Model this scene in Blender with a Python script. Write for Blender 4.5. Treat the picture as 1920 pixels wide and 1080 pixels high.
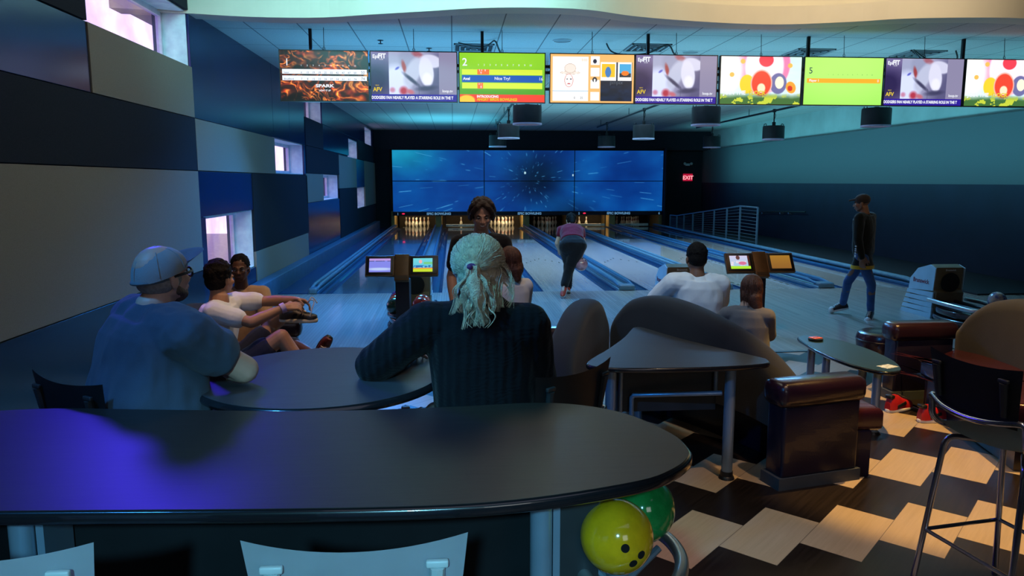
import bpy, bmesh, math, random
import numpy as np
from mathutils import Vector, Matrix, noise, Quaternion
random.seed(7)
sc = bpy.context.scene
for o in list(bpy.data.objects): bpy.data.objects.remove(o)
COL = sc.collection
PI = math.pi
V = Vector

# ------------------------------------------------------------------ camera, sky, exposure
H = 1.866
cam = bpy.data.objects.new('camera', bpy.data.cameras.new('camera'))
COL.objects.link(cam)
cam.data.sensor_width = 36.0
cam.data.lens = 26.25
cam.data.clip_start = 0.05
cam.data.clip_end = 200
cam.location = (0, 0, H)
cam.rotation_euler = (math.radians(90 - 8.15), 0, math.radians(-4.488))
sc.camera = cam
sc.view_settings.view_transform = 'Standard'
sc.view_settings.look = 'None'
sc.view_settings.gamma = 1
sc.view_settings.use_curve_mapping = False
sc.view_settings.exposure = 0.0
sc.render.engine = 'CYCLES'
sc.cycles.max_bounces = 6
sc.cycles.diffuse_bounces = 3
sc.cycles.glossy_bounces = 3
sc.cycles.transparent_max_bounces = 12
sc.cycles.sample_clamp_indirect = 4
sc.cycles.caustics_reflective = False
sc.cycles.caustics_refractive = False
sc.cycles.use_denoising = True
wd = bpy.data.worlds.new('daylight'); sc.world = wd
wd.use_nodes = True
bg = wd.node_tree.nodes['Background']
bg.inputs[0].default_value = (0.88, 0.86, 1.0, 1)
bg.inputs[1].default_value = 1.7

def lamp(name, kind, loc, power, color, size=0.2, target=None, spot=None, blend=0.5, sy=None, spread=None):
    d = bpy.data.lights.new(name, kind)
    d.energy = power; d.color = color
    if kind == 'AREA':
        d.size = size
        if sy: d.shape = 'RECTANGLE'; d.size_y = sy
        if spread: d.spread = math.radians(spread)
    else:
        d.shadow_soft_size = size
    if kind == 'SPOT':
        d.spot_size = math.radians(spot); d.spot_blend = blend
    o = bpy.data.objects.new(name, d); COL.objects.link(o)
    o.location = loc
    if target is not None:
        o.rotation_euler = (V(target) - V(loc)).to_track_quat('-Z', 'Y').to_euler()
    return o

BLUE = (0.02, 0.28, 1.0); CYAN = (0.10, 0.58, 1.0); TEAL = (0.10, 0.72, 0.90)
WARM = (1.0, 0.58, 0.22); VIOL = (0.14, 0.04, 1.0)
# blue wash over approach and lanes, from the ceiling
lamp('blue_wash_lamp', 'AREA', (-1.2, 12.2, 3.8), 200, BLUE, 1.0, (-1.2, 9.6, 0), sy=1.0, spread=100)
lamp('blue_wash_lamp', 'AREA', (1.6, 12.5, 3.8), 130, (0.10, 0.45, 1.0), 1.0, (1.6, 9.5, 0), sy=1.0, spread=110)
lamp('blue_wash_lamp', 'AREA', (5.5, 12.5, 3.8), 90, (0.14, 0.50, 1.0), 1.0, (5.5, 9.5, 0), sy=1.0, spread=120)
lamp('lane_wash_lamp', 'AREA', (3.6, 18, 3.8), 430, (0.46, 0.74, 1.0), 8, (3.6, 18, 0), sy=8, spread=110)
lamp('lane_wash_lamp', 'AREA', (-1.8, 19, 3.8), 130, BLUE, 1.5, (-1.8, 19, 0), sy=10, spread=120)
# teal up-lights washing the tile ceiling and the upper right wall
lamp('ceiling_wash_lamp', 'AREA', (-0.2, 25.0, 2.75), 70, (0.10, 0.72, 1.0), 3.0, (-0.2, 25.0, 4), sy=3.0)
lamp('ceiling_wash_lamp', 'AREA', (3.4, 19.0, 2.6), 110, (0.18, 0.68, 0.80), 7.0, (3.4, 19.0, 4), sy=7.0)
lamp('ceiling_wash_lamp', 'AREA', (9.0, 19.0, 2.3), 140, (0.16, 0.75, 0.90), 18.0, (10.5, 19.0, 3.3), sy=0.4)
lamp('ceiling_wash_lamp', 'AREA', (0.0, 11.6, 2.5), 48, (0.12, 0.58, 1.0), 4.5, (0.0, 11.3, 4), sy=1.0)
lamp('ceiling_wash_lamp', 'AREA', (5.4, 11.6, 2.5), 55, (0.20, 0.66, 0.85), 6.0, (5.4, 11.3, 4), sy=1.0)
# cyan and blue wash from the left rear of the lounge
lamp('cyan_spot_lamp', 'SPOT', (-2.6, 1.0, 4.8), 480, (0.04, 0.36, 1.0), 0.2, (-1.4, 2.9, 1.1), 44, 1.0)
lamp('cyan_spot_lamp', 'SPOT', (-1.9, 1.4, 4.8), 330, (0.20, 0.85, 1.0), 0.12, (0.05, 2.75, 1.55), 20, 1.0)
lamp('cyan_spot_lamp', 'SPOT', (-0.35, -3.0, 3.4), 950, (0.22, 0.72, 1.0), 0.12, (-0.4, 1.4, 1.0), 22, 0.6)
lamp('blue_spot_lamp', 'SPOT', (-2.4, 0.6, 3.9), 330, (0.02, 0.36, 1.0), 0.15, (1.5, 4.9, 0.5), 32, 0.8)
lamp('cyan_spot_lamp', 'SPOT', (0.9, 4.4, 5.1), 230, (0.45, 0.82, 1.0), 0.1, (1.85, 5.85, 1.0), 24, 0.8)  # added spot from the ceiling, brightens the white tee on the sofa
lamp('bulkhead_wash_lamp', 'AREA', (-0.4, 6.8, 4.7), 62, (0.34, 0.90, 0.95), 4.0, (-0.6, 9.4, 3.95), sy=0.5, spread=90)
lamp('warm_wash_lamp', 'AREA', (4.4, 6.8, 4.7), 34, (1.0, 0.78, 0.50), 4.0, (4.4, 9.4, 3.95), sy=0.5, spread=90)
# warm downlights over the lounge on the right
lamp('warm_down_lamp', 'SPOT', (3.5, 4.6, 5.15), 1250, (1.0, 0.58, 0.17), 0.05, (3.5, 4.7, 0), 40, 0.3)
lamp('warm_down_lamp', 'SPOT', (2.2, 2.4, 5.15), 300, (1.0, 0.64, 0.40), 0.06, (2.5, 3.3, 0), 46, 0.6)
lamp('warm_down_lamp', 'SPOT', (0.9, 3.9, 5.15), 150, (1.0, 0.70, 0.50), 0.08, (1.0, 5.7, 1.2), 44, 0.8)
lamp('warm_down_lamp', 'SPOT', (3.2, 6.4, 5.0), 170, (1.0, 0.58, 0.28), 0.08, (3.4, 7.6, 0.0), 60, 0.9)
lamp('warm_down_lamp', 'SPOT', (-0.6, 4.2, 5.0), 300, (1.0, 0.58, 0.30), 0.08, (-1.35, 5.3, 0.9), 26, 0.8)
lamp('violet_lamp', 'AREA', (-2.7, 6.4, 3.6), 14, (0.06, 0.03, 1.0), 0.6, (-1.0, 3.0, 1.0), sy=0.6, spread=70)
lamp('lounge_fill_lamp', 'AREA', (0.8, 1.0, 5.1), 30, (0.70, 0.70, 0.90), 4, (0.8, 4.5, 0), sy=4)
lamp('rear_fill_lamp', 'AREA', (1.6, -2.2, 2.4), 13, (0.85, 0.88, 0.90), 1.2, (0.7, 2.2, 0.7), sy=1.2)  # added fill from behind the camera, standing in for general room light
lamp('wall_fill_lamp', 'AREA', (0.5, 6.5, 4.9), 46, (1.0, 0.90, 0.72), 2, (-3.1, 6.8, 1.8), sy=2)

# ------------------------------------------------------------------ helpers
def link(name, me, m=None, parent=None):
    o = bpy.data.objects.new(name, me)
    COL.objects.link(o)
    if m is not None and hasattr(me, 'materials') and not me.materials: me.materials.append(m)
    if parent is not None: o.parent = parent
    return o

def tag(o, label=None, cat=None, group=None, kind=None):
    if label: o['label'] = label
    if cat: o['category'] = cat
    if group: o['group'] = group
    if kind: o['kind'] = kind
    return o

def thing(name, label, cat, loc=(0, 0, 0), rz=0, group=None):
    o = bpy.data.objects.new(name, None); COL.objects.link(o)
    o.empty_display_size = 0.1
    o.location = loc; o.rotation_euler = (0, 0, rz)
    return tag(o, label, cat, group)

class MB:
    """collects shapes into one mesh"""
    def __init__(s): s.bm = bmesh.new()
    def box(s, c, d, rot=None, bev=0):
        r = bmesh.ops.create_cube(s.bm, size=1.0)
        vs = r['verts']
        bmesh.ops.scale(s.bm, vec=V(d), verts=vs)
        if bev:
            es = list({e for v in vs for e in v.link_edges})
            rb = bmesh.ops.bevel(s.bm, geom=es, offset=bev, segments=3, profile=0.5, affect='EDGES')
            vs = list({v for f in rb['faces'] for v in f.verts} | {v for v in vs if v.is_valid})
        M = Matrix.Translation(V(c))
        if rot is not None: M = M @ (rot if isinstance(rot, Matrix) else Matrix.Rotation(rot, 4, 'Z'))
        bmesh.ops.transform(s.bm, matrix=M, verts=vs)
        return s
    def bx(s, x0, x1, y0, y1, z0, z1, bev=0):
        return s.box(((x0+x1)/2, (y0+y1)/2, (z0+z1)/2), (abs(x1-x0), abs(y1-y0), abs(z1-z0)), bev=bev)
    def tube(s, pts, r, n=12, cap=True, closed=False):
        pts = [V(p) for p in pts]; N = len(pts)
        rs = r if isinstance(r, (list, tuple)) else [r]*N
        rings = []; up = None
        for i, p in enumerate(pts):
            if closed: t = pts[(i+1) % N] - pts[i-1]
            elif i == 0: t = pts[1]-pts[0]
            elif i == N-1: t = pts[-1]-pts[-2]
            else: t = (pts[i+1]-pts[i]).normalized() + (pts[i]-pts[i-1]).normalized()
            t.normalize()
            if up is None:
                a = V((0, 0, 1)) if abs(t.z) < 0.9 else V((1, 0, 0))
                up = (a - t*a.dot(t)).normalized()
            else:
                up = (up - t*up.dot(t))
                if up.length < 1e-6: up = t.orthogonal()
                up.normalize()
            b = t.cross(up)
            rings.append([s.bm.verts.new(p + (up*math.cos(k*2*PI/n) + b*math.sin(k*2*PI/n))*rs[i]) for k in range(n)])
        M = N if closed else N-1
        for i in range(M):
            A, B = rings[i], rings[(i+1) % N]
            for k in range(n):
                s.bm.faces.new((A[k], A[(k+1) % n], B[(k+1) % n], B[k]))
        if cap and not closed:
            s.bm.faces.new(rings[0][::-1]); s.bm.faces.new(rings[-1])
        return s
    def lathe(s, prof, c=(0, 0, 0), n=24, M=None):
        """prof: list of (r, z)"""
        vs = []
        rings = []
        for r, z in prof:
            if r < 1e-5: rings.append([s.bm.verts.new((0, 0, z))])
            else: rings.append([s.bm.verts.new((r*math.cos(k*2*PI/n), r*math.sin(k*2*PI/n), z)) for k in range(n)])
        for A, B in zip(rings, rings[1:]):
            for k in range(n):
                a0, a1 = A[k % len(A)], A[(k+1) % len(A)]; b0, b1 = B[k % len(B)], B[(k+1) % len(B)]
                f = [a0, a1, b1, b0]
                g = []
                for v in f:
                    if v not in g: g.append(v)
                if len(g) >= 3: s.bm.faces.new(g)
        T = Matrix.Translation(V(c))
        if M is not None: T = T @ M
        for R in rings: vs += R
        bmesh.ops.transform(s.bm, matrix=T, verts=vs)
        return s
    def prism(s, out, z0, z1, bev=0, M=None, seg=3):
        """outline (x, y) extruded from z0 to z1"""
        vs = [s.bm.verts.new((x, y, z0)) for x, y in out]
        f = s.bm.faces.new(vs)
        r = bmesh.ops.extrude_face_region(s.bm, geom=[f])
        top = [v for v in r['geom'] if isinstance(v, bmesh.types.BMVert)]
        bmesh.ops.translate(s.bm, vec=(0, 0, z1-z0), verts=top)
        al = vs + top
        if bev:
            ft = [g for g in r['geom'] if isinstance(g, bmesh.types.BMFace)]
            es = [e for e in ft[0].edges] + [e for e in f.edges] if f.is_valid else list(ft[0].edges)
            rb = bmesh.ops.bevel(s.bm, geom=list(set(es)), offset=bev, segments=seg, profile=0.5, affect='EDGES')
            al = list({v for v in al if v.is_valid} | {v for g in rb['faces'] for v in g.verts})
        if M is not None: bmesh.ops.transform(s.bm, matrix=M, verts=al)
        return s
    def quad(s, *p):
        s.bm.faces.new([s.bm.verts.new(V(q)) for q in p]); return s
    def sphere(s, c, r, n=24, M=None):
        rr = (r, r, r) if not isinstance(r, (tuple, list)) else r
        T = Matrix.Translation(V(c))
        if M is not None: T = T @ M
        T = T @ Matrix.Diagonal((*rr, 1))
        bmesh.ops.create_uvsphere(s.bm, u_segments=n, v_segments=max(6, n//2), radius=1, matrix=T)
        return s
    def sweep(s, secs, cap=True):
        """rings of equal length -> skin"""
        R = [[s.bm.verts.new(V(p)) for p in ring] for ring in secs]
        n = len(R[0])
        for A, B in zip(R, R[1:]):
            for k in range(n):
                s.bm.faces.new((A[k], A[(k+1) % n], B[(k+1) % n], B[k]))
        if cap: s.bm.faces.new(R[0][::-1]); s.bm.faces.new(R[-1])
        return s
    def m(s, i):
        """faces added since the last call take material slot i"""
        for f in s.bm.faces:
            if not f.tag: f.material_index = i; f.tag = True
        return s
    def mesh(s, name, smooth=40):
        bmesh.ops.recalc_face_normals(s.bm, faces=s.bm.faces[:])
        me = bpy.data.meshes.new(name)
        s.bm.to_mesh(me); s.bm.free()
        if smooth is not None:
            me.polygons.foreach_set('use_smooth', [True]*len(me.polygons))
            if smooth < 180: me.set_sharp_from_angle(angle=math.radians(smooth))
        return me
    def build(s, name, m, parent=None, smooth=40):
        ms = m if isinstance(m, (list, tuple)) else [m]
        me = s.mesh(name, smooth)
        for q in ms: me.materials.append(q)
        return link(name, me, None, parent)

def struct(o): o['kind'] = 'structure'; return o

def copy_tree(o, parent=None):
    c = o.copy(); COL.objects.link(c)
    if parent is not None: c.parent = parent
    for ch in [q for q in bpy.data.objects if q.parent == o]: copy_tree(ch, c)
    return c

_t = {}
def text_mesh(bm, s, size, M, align='LEFT', bold=0.0, sx=1.0, shear=0.0):
    """adds the letters of s to bm, lying in local XY and placed by M"""
    cu = bpy.data.curves.new('lettering', 'FONT')
    cu.body = s; cu.size = size; cu.align_x = align; cu.offset = bold; cu.resolution_u = 3; cu.extrude = 0.0
    cu.shear = shear
    o = bpy.data.objects.new('lettering', cu); COL.objects.link(o)
    dg = bpy.context.evaluated_depsgraph_get()
    me = bpy.data.meshes.new_from_object(o.evaluated_get(dg))
    me.transform(M @ Matrix.Diagonal((sx, 1, 1, 1)))
    bm.from_mesh(me)
    bpy.data.objects.remove(o); bpy.data.meshes.remove(me)

# ------------------------------------------------------------------ materials
MATS = {}
def nt(name):
    m = bpy.data.materials.new(name); m.use_nodes = True
    t = m.node_tree; b = t.nodes['Principled BSDF']
    return m, t, b
def ramp(t, fac, stops):
    r = t.nodes.new('ShaderNodeValToRGB'); e = r.color_ramp.elements
    e[0].position, e[0].color = stops[0][0], (*stops[0][1], 1)
    e[1].position, e[1].color = stops[-1][0], (*stops[-1][1], 1)
    for p, c in stops[1:-1]:
        n = e.new(p); n.color = (*c, 1)
    t.links.new(fac, r.inputs[0]); return r.outputs[0]
def coords(t, scale=(1, 1, 1), kind='Object', rot=(0, 0, 0)):
    c = t.nodes.new('ShaderNodeTexCoord'); mp = t.nodes.new('ShaderNodeMapping')
    mp.inputs['Scale'].default_value = scale; mp.inputs['Rotation'].default_value = rot
    t.links.new(c.outputs[kind], mp.inputs[0]); return mp.outputs[0]
def noise_n(t, vec, scale, detail=3, rough=0.5):
    n = t.nodes.new('ShaderNodeTexNoise'); n.inputs['Scale'].default_value = scale
    n.inputs['Detail'].default_value = detail; n.inputs['Roughness'].default_value = rough
    t.links.new(vec, n.inputs['Vector']); return n.outputs['Fac']
def bump(t, b, h, strength, dist=0.01):
    n = t.nodes.new('ShaderNodeBump'); n.inputs['Strength'].default_value = strength
    n.inputs['Distance'].default_value = dist
    t.links.new(h, n.inputs['Height']); t.links.new(n.outputs[0], b.inputs['Normal'])
def mat(name, col, rough=0.5, metal=0.0, var=0.15, nscale=8, bmp=0.0, bscale=60, spec=0.5, coat=0.0, sheen=0.0, stretch=(1, 1, 1)):
    """principled surface with a light noise in its colour and relief"""
    if name in MATS: return MATS[name]
    m, t, b = nt(name)
    v = coords(t, stretch)
    f = noise_n(t, v, nscale, 4)
    c0 = tuple(max(0, c*(1-var)) for c in col); c1 = tuple(min(1, c*(1+var)) for c in col)
    t.links.new(ramp(t, f, [(0.3, c0), (0.7, c1)]), b.inputs['Base Color'])
    b.inputs['Roughness'].default_value = rough; b.inputs['Metallic'].default_value = metal
    b.inputs['Specular IOR Level'].default_value = spec
    b.inputs['Coat Weight'].default_value = coat
    b.inputs['Sheen Weight'].default_value = sheen
    if bmp: bump(t, b, noise_n(t, v, bscale, 3), bmp)
    MATS[name] = m
    return m
def glow(name, col, strength):
    if name in MATS: return MATS[name]
    m = bpy.data.materials.new(name); m.use_nodes = True; t = m.node_tree
    t.nodes.remove(t.nodes['Principled BSDF'])
    e = t.nodes.new('ShaderNodeEmission'); e.inputs[0].default_value = (*col, 1); e.inputs[1].default_value = strength
    t.links.new(e.outputs[0], t.nodes['Material Output'].inputs[0])
    MATS[name] = m; return m
def picture_mat(name, strength=1.0):
    """a lit screen: emission of the picture stored on the mesh, under a glossy front"""
    if name in MATS: return MATS[name]
    m, t, b = nt(name)
    a = t.nodes.new('ShaderNodeAttribute'); a.attribute_name = 'picture'
    b.inputs['Base Color'].default_value = (0.01, 0.01, 0.01, 1); b.inputs['Roughness'].default_value = 0.3
    t.links.new(a.outputs['Color'], b.inputs['Emission Color']); b.inputs['Emission Strength'].default_value = strength
    MATS[name] = m; return m
def cloth(name, col, rough=0.9, var=0.12, weave=0.3, wscale=400, fold=0.35):
    if name in MATS: return MATS[name]
    m, t, b = nt(name)
    v = coords(t)
    f = noise_n(t, v, 6, 3)
    c0 = tuple(c*(1-var) for c in col); c1 = tuple(min(1, c*(1+var)) for c in col)
    t.links.new(ramp(t, f, [(0.3, c0), (0.7, c1)]), b.inputs['Base Color'])
    b.inputs['Roughness'].default_value = rough; b.inputs['Sheen Weight'].default_value = 0.15
    b.inputs['Specular IOR Level'].default_value = 0.2
    v2 = coords(t, (1, 1, 0.45))
    h1 = noise_n(t, v2, 11, 2); h2 = noise_n(t, v, wscale, 2)
    mx = t.nodes.new('ShaderNodeMath'); mx.operation = 'MULTIPLY_ADD'; mx.inputs[1].default_value = fold/0.35*3
    t.links.new(h1, mx.inputs[0]); t.links.new(h2, mx.inputs[2])
    bump(t, b, mx.outputs[0], 0.32, 0.006)
    MATS[name] = m; return m
def skin(name, col):
    if name in MATS: return MATS[name]
    m, t, b = nt(name)
    v = coords(t)
    f = noise_n(t, v, 14, 4)
    t.links.new(ramp(t, f, [(0.25, tuple(c*0.86 for c in col)), (0.75, tuple(min(1, c*1.1) for c in col))]), b.inputs['Base Color'])
    b.inputs['Roughness'].default_value = 0.5
    b.inputs['Subsurface Weight'].default_value = 0.05
    b.inputs['Subsurface Radius'].default_value = (0.02, 0.008, 0.004)
    bump(t, b, noise_n(t, v, 160, 2), 0.12, 0.002)
    MATS[name] = m; return m

black_plastic = mat('black_plastic', (0.012, 0.013, 0.016), 0.4)
dark_metal = mat('dark_metal', (0.02, 0.022, 0.026), 0.35, 0.6)
chrome = mat('chrome', (0.75, 0.77, 0.80), 0.12, 1.0, var=0.03)
brushed = mat('brushed_steel', (0.62, 0.65, 0.70), 0.28, 1.0, var=0.08, nscale=30, stretch=(1, 1, 0.05))

# ------------------------------------------------------------------ room shell
XL, XR, YF, YB, ZC = -3.11, 10.5, 31.2, -4.0, 3.88

# concourse floor of stepped dark and pale planks laid at 45 degrees
def floor_material():
    m, t, b = nt('stepped_plank_floor')
    N = t.nodes.new; L = t.links.new
    c = N('ShaderNodeTexCoord'); s = N('ShaderNodeSeparateXYZ'); L(c.outputs['Object'], s.inputs[0])
    def mth(op, a, bb=None, cc=None):
        n = N('ShaderNodeMath'); n.operation = op
        for i, q in enumerate((a, bb, cc)):
            if q is None: continue
            if isinstance(q, (int, float)): n.inputs[i].default_value = q
            else: L(q, n.inputs[i])
        return n.outputs[0]
    k = 1/math.sqrt(2)
    u = mth('MULTIPLY', mth('ADD', s.outputs[0], s.outputs[1]), k)
    v = mth('MULTIPLY', mth('SUBTRACT', s.outputs[0], s.outputs[1]), k)
    w = 0.305
    vj = mth('DIVIDE', mth('ADD', v, 1.24), w)
    j = mth('FLOOR', vj)
    uu = mth('DIVIDE', mth('SUBTRACT', mth('SUBTRACT', u, 4.367), mth('MULTIPLY', j, w)), 0.61)
    q = mth('FLOOR', uu)
    dark = mth('LESS_THAN', mth('ABSOLUTE', mth('MODULO', mth('ADD', q, 1000), 2)), 0.5)
    fu = mth('FRACT', uu); fv = mth('FRACT', vj)
    e1 = mth('MINIMUM', fu, mth('SUBTRACT', 1, fu)); e2 = mth('MINIMUM', fv, mth('SUBTRACT', 1, fv))
    seam = mth('MINIMUM', mth('MULTIPLY', e1, 2), e2)
    line = mth('LESS_THAN', seam, 0.006)
    tile_id = N('ShaderNodeTexWhiteNoise'); tile_id.noise_dimensions = '2D'
    cb = N('ShaderNodeCombineXYZ'); L(q, cb.inputs[0]); L(j, cb.inputs[1]); L(cb.outputs[0], tile_id.inputs['Vector'])
    cg = N('ShaderNodeCombineXYZ'); L(mth('MULTIPLY', u, 3), cg.inputs[0]); L(mth('MULTIPLY', v, 60), cg.inputs[1]); L(tile_id.outputs['Value'], cg.inputs[2])
    g = noise_n(t, cg.outputs[0], 1.0, 5, 0.6)
    lo = ramp(t, g, [(0.3, (0.008, 0.005, 0.004)), (0.7, (0.022, 0.015, 0.012))])
    hi = ramp(t, g, [(0.2, (0.42, 0.32, 0.20)), (0.8, (0.54, 0.42, 0.28))])
    mx = N('ShaderNodeMix'); mx.data_type = 'RGBA'; L(dark, mx.inputs[0]); L(hi, mx.inputs[6]); L(lo, mx.inputs[7])
    m2 = N('ShaderNodeMix'); m2.data_type = 'RGBA'; m2.inputs[7].default_value = (0.02, 0.015, 0.012, 1)
    L(mth('MULTIPLY', line, 0.7), m2.inputs[0]); L(mx.outputs[2], m2.inputs[6])
    L(m2.outputs[2], b.inputs['Base Color'])
    b.inputs['Roughness'].default_value = 0.32
    bump(t, b, g, 0.15, 0.003)
    return m
YA = 7.8      # where the approach begins
YFOUL = 12.53
MB().bx(XL-0.4, XR+0.4, YB, YA, -0.1, 0).build('floor', floor_material(), smooth=None)['kind'] = 'structure'

def board_material(name, c0, c1, rough, pitch=0.027, coat=0.0, bumpy=0.08, depth=0.35):
    """narrow boards running along the lanes"""
    m, t, b = nt(name)
    N = t.nodes.new; L = t.links.new
    c = N('ShaderNodeTexCoord'); s = N('ShaderNodeSeparateXYZ'); L(c.outputs['Object'], s.inputs[0])
    d = N('ShaderNodeMath'); d.operation = 'DIVIDE'; d.inputs[1].default_value = pitch; L(s.outputs[0], d.inputs[0])
    fl = N('ShaderNodeMath'); fl.operation = 'FLOOR'; L(d.outputs[0], fl.inputs[0])
    sy = N('ShaderNodeMath'); sy.operation = 'MULTIPLY'; sy.inputs[1].default_value = 0.7; L(s.outputs[1], sy.inputs[0])
    fy = N('ShaderNodeMath'); fy.operation = 'FLOOR'; L(sy.outputs[0], fy.inputs[0])
    wn = N('ShaderNodeTexWhiteNoise'); wn.noise_dimensions = '2D'
    cb = N('ShaderNodeCombineXYZ'); L(fl.outputs[0], cb.inputs[0]); L(wn.outputs['Value'], b.inputs['Base Color']) if False else None
    L(fy.outputs[0], cb.inputs[1]); L(cb.outputs[0], wn.inputs['Vector'])
    fr = N('ShaderNodeMath'); fr.operation = 'FRACT'; L(d.outputs[0], fr.inputs[0])
    ln = N('ShaderNodeMath'); ln.operation = 'LESS_THAN'; ln.inputs[1].default_value = 0.10; L(fr.outputs[0], ln.inputs[0])
    mul = N('ShaderNodeMath'); mul.operation = 'MULTIPLY'; mul.inputs[1].default_value = depth; L(ln.outputs[0], mul.inputs[0])
    cc = ramp(t, wn.outputs['Value'], [(0.0, c0), (1.0, c1)])
    mx = N('ShaderNodeMix'); mx.data_type = 'RGBA'; mx.inputs[7].default_value = tuple(q*0.3 for q in c0) + (1,)
    L(mul.outputs[0], mx.inputs[0]); L(cc, mx.inputs[6]); L(mx.outputs[2], b.inputs['Base Color'])
    b.inputs['Roughness'].default_value = rough
    b.inputs['Coat Weight'].default_value = coat; b.inputs['Coat Roughness'].default_value = 0.04
    bump(t, b, noise_n(t, coords(t, (1, 0.2, 1)), 3, 2), bumpy, 0.01)
    return m
approach_m = board_material('approach_boards', (0.33, 0.30, 0.27), (0.41, 0.37, 0.33), 0.22, 0.04, 0.3)
o = MB().bx(XL-0.4, XR+0.4, YA, YFOUL, -0.1, 0.0).build('floor', approach_m, smooth=None); struct(o)
o = MB().bx(XL-0.4, XR+0.4, YA-0.03, YA+0.02, -0.02, 0.006).build('trim_1', dark_metal, smooth=None); struct(o)
# ground under the lanes and behind the pins
o = MB().bx(XL-0.4, XR+0.4, YFOUL, YF+1.5, -0.35, -0.12).build('floor', mat('pit_floor', (0.02, 0.03, 0.05), 0.5), smooth=None); struct(o)

# lanes, gutters, dividers
PITCH = 3.56
LX = []
for p in range(3):
    LX += [(-2.03+p*PITCH, -0.98+p*PITCH), (-0.20+p*PITCH, 0.85+p*PITCH)]
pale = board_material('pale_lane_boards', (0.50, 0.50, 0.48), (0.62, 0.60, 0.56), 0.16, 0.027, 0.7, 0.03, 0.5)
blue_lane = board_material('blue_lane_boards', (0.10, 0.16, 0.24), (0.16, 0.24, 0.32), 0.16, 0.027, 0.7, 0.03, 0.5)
oiled = board_material('oiled_lane_end', (0.16, 0.19, 0.20), (0.24, 0.26, 0.26), 0.10, 0.027, 0.9, 0.015, 0.3)
gutter_m = mat('gutter_blue', (0.01, 0.05, 0.16), 0.25, 0.0, coat=0.5)
rail_m = mat('divider_blue', (0.03, 0.16, 0.36), 0.28, 0.0, coat=0.4)
cap_m = mat('cap_blue', (0.10, 0.26, 0.42), 0.3, coat=0.4)
dot_m = mat('lane_marker', (0.02, 0.03, 0.02), 0.4)
LANE_WORD = ['first', 'second', 'third', 'fourth', 'fifth', 'sixth']
YP = 30.15    # front of the pin deck
for i, (a, b_) in enumerate(LX):
    t_ = thing('bowling_lane', '%s bowling lane from the left wall, running from foul line to pins' % LANE_WORD[i], 'bowling lane', ((a+b_)/2, YFOUL, 0), 0, 'bowling lanes')
    w = (b_-a)/2
    MB().bx(-w, w, 17.62-6.2, 19.2, -0.08, 0).build('lane_end', oiled, t_, smooth=None)
    k = MB(); k.bx(-w, w, 0, 17.62-6.2, -0.08, 0); k.m(0)
    for q in range(7):      # aiming arrows
        x = -w*0.72 + q*w*0.24; y = 4.6 - abs(q-3)*0.28 + 0.8
        k.quad((x-0.02, y-0.09, 0.001), (x+0.02, y-0.09, 0.001), (x, y+0.09, 0.001))
    for q in range(10):
        x = -w*0.8 + q*w*1.6/9
        k.quad((x-0.01, 2.2, 0.001), (x+0.01, 2.2, 0.001), (x+0.01, 2.23, 0.001), (x-0.01, 2.23, 0.001))
    if i == 4:
        for q in range(34):
            for sx in (-1, 1):
                x = sx*(w-0.06); y = 0.5+q*0.27
                k.quad((x-0.025, y, 0.001), (x+0.025, y, 0.001), (x+0.025, y+0.13, 0.001), (x-0.025, y+0.13, 0.001))
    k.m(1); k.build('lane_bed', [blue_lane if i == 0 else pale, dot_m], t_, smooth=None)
    for sgn in (-1, 1):
        x0 = sgn*w; g = MB(); n = 8
        ringA = []; ringB = []
        for q in range(n+1):
            an = PI*q/n
            xx = x0 + sgn*(0.115-0.115*math.cos(an)); zz = -0.005-0.075*math.sin(an)
            ringA.append((xx, 0.02, zz)); ringB.append((xx, 18.6, zz))
        for q in range(n):
            g.quad(ringA[q], ringA[q+1], ringB[q+1], ringB[q])
        g.build('gutter', gutter_m, t_)
# dividers: rounded bumper caps between and beside the lanes, wide covered cap inside each pair
def divider(x0, x1, label, wide=False):
    t_ = thing('lane_divider', label, 'lane divider', ((x0+x1)/2, YFOUL, 0), 0, 'lane dividers')
    w = (x1-x0)/2
    MB().bx(-w, w, 0.0, 17.85, -0.12, 0.035, bev=0.01).build('cover', cap_m if wide else rail_m, t_)
    for sgn in (-1, 1):
        MB().tube([(sgn*(w-0.03), 0.12, 0.075), (sgn*(w-0.03), 0.5, 0.10), (sgn*(w-0.03), 17.8, 0.10)], [0.02, 0.035, 0.035], 10).build('bumper_rail', rail_m if wide else cap_m, t_)
    MB().bx(-w*0.9, w*0.9, -0.02, 0.22, 0.0, 0.10, bev=0.03).build('end_cap', mat('end_cap_blue', (0.08, 0.18, 0.28), 0.35), t_)
divider(-2.03-0.235-0.16, -2.03-0.235, 'blue divider rail beside the first lane, nearest the left wall')
names = ['wide blue cap between the first and second lanes', 'narrow blue divider between the second and third lanes', 'wide blue cap between the third and fourth lanes', 'narrow blue divider between the fourth and fifth lanes', 'wide blue cap between the fifth and sixth lanes']
for i in range(5):
    divider(LX[i][1]+0.235, LX[i+1][0]-0.235, names[i], wide=(i % 2 == 0))
divider(LX[5][1]+0.235, LX[5][1]+0.235+0.14, 'blue divider rail beyond the sixth lane, by the walkway railing')
# long ledges along the two walls
ledge = MB()
ledge.bx(XL, XL+0.20, YFOUL-3.2, YP, 0.0, 0.30, bev=0.02)
ledge.build('trim_2', mat('ledge_blue', (0.05, 0.13, 0.22), 0.4), None)['kind'] = 'structure'
o = MB().bx(XL+0.2, -2.43, YFOUL, YP, -0.12, 0.02).build('trim_3', gutter_m, None, smooth=None); struct(o)
o = MB().bx(8.6, XR, YFOUL-1.0, YF, -0.12, 0.03).build('trim_4', mat('walkway_dark', (0.008, 0.012, 0.02), 0.6), None, smooth=None); struct(o)

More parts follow.
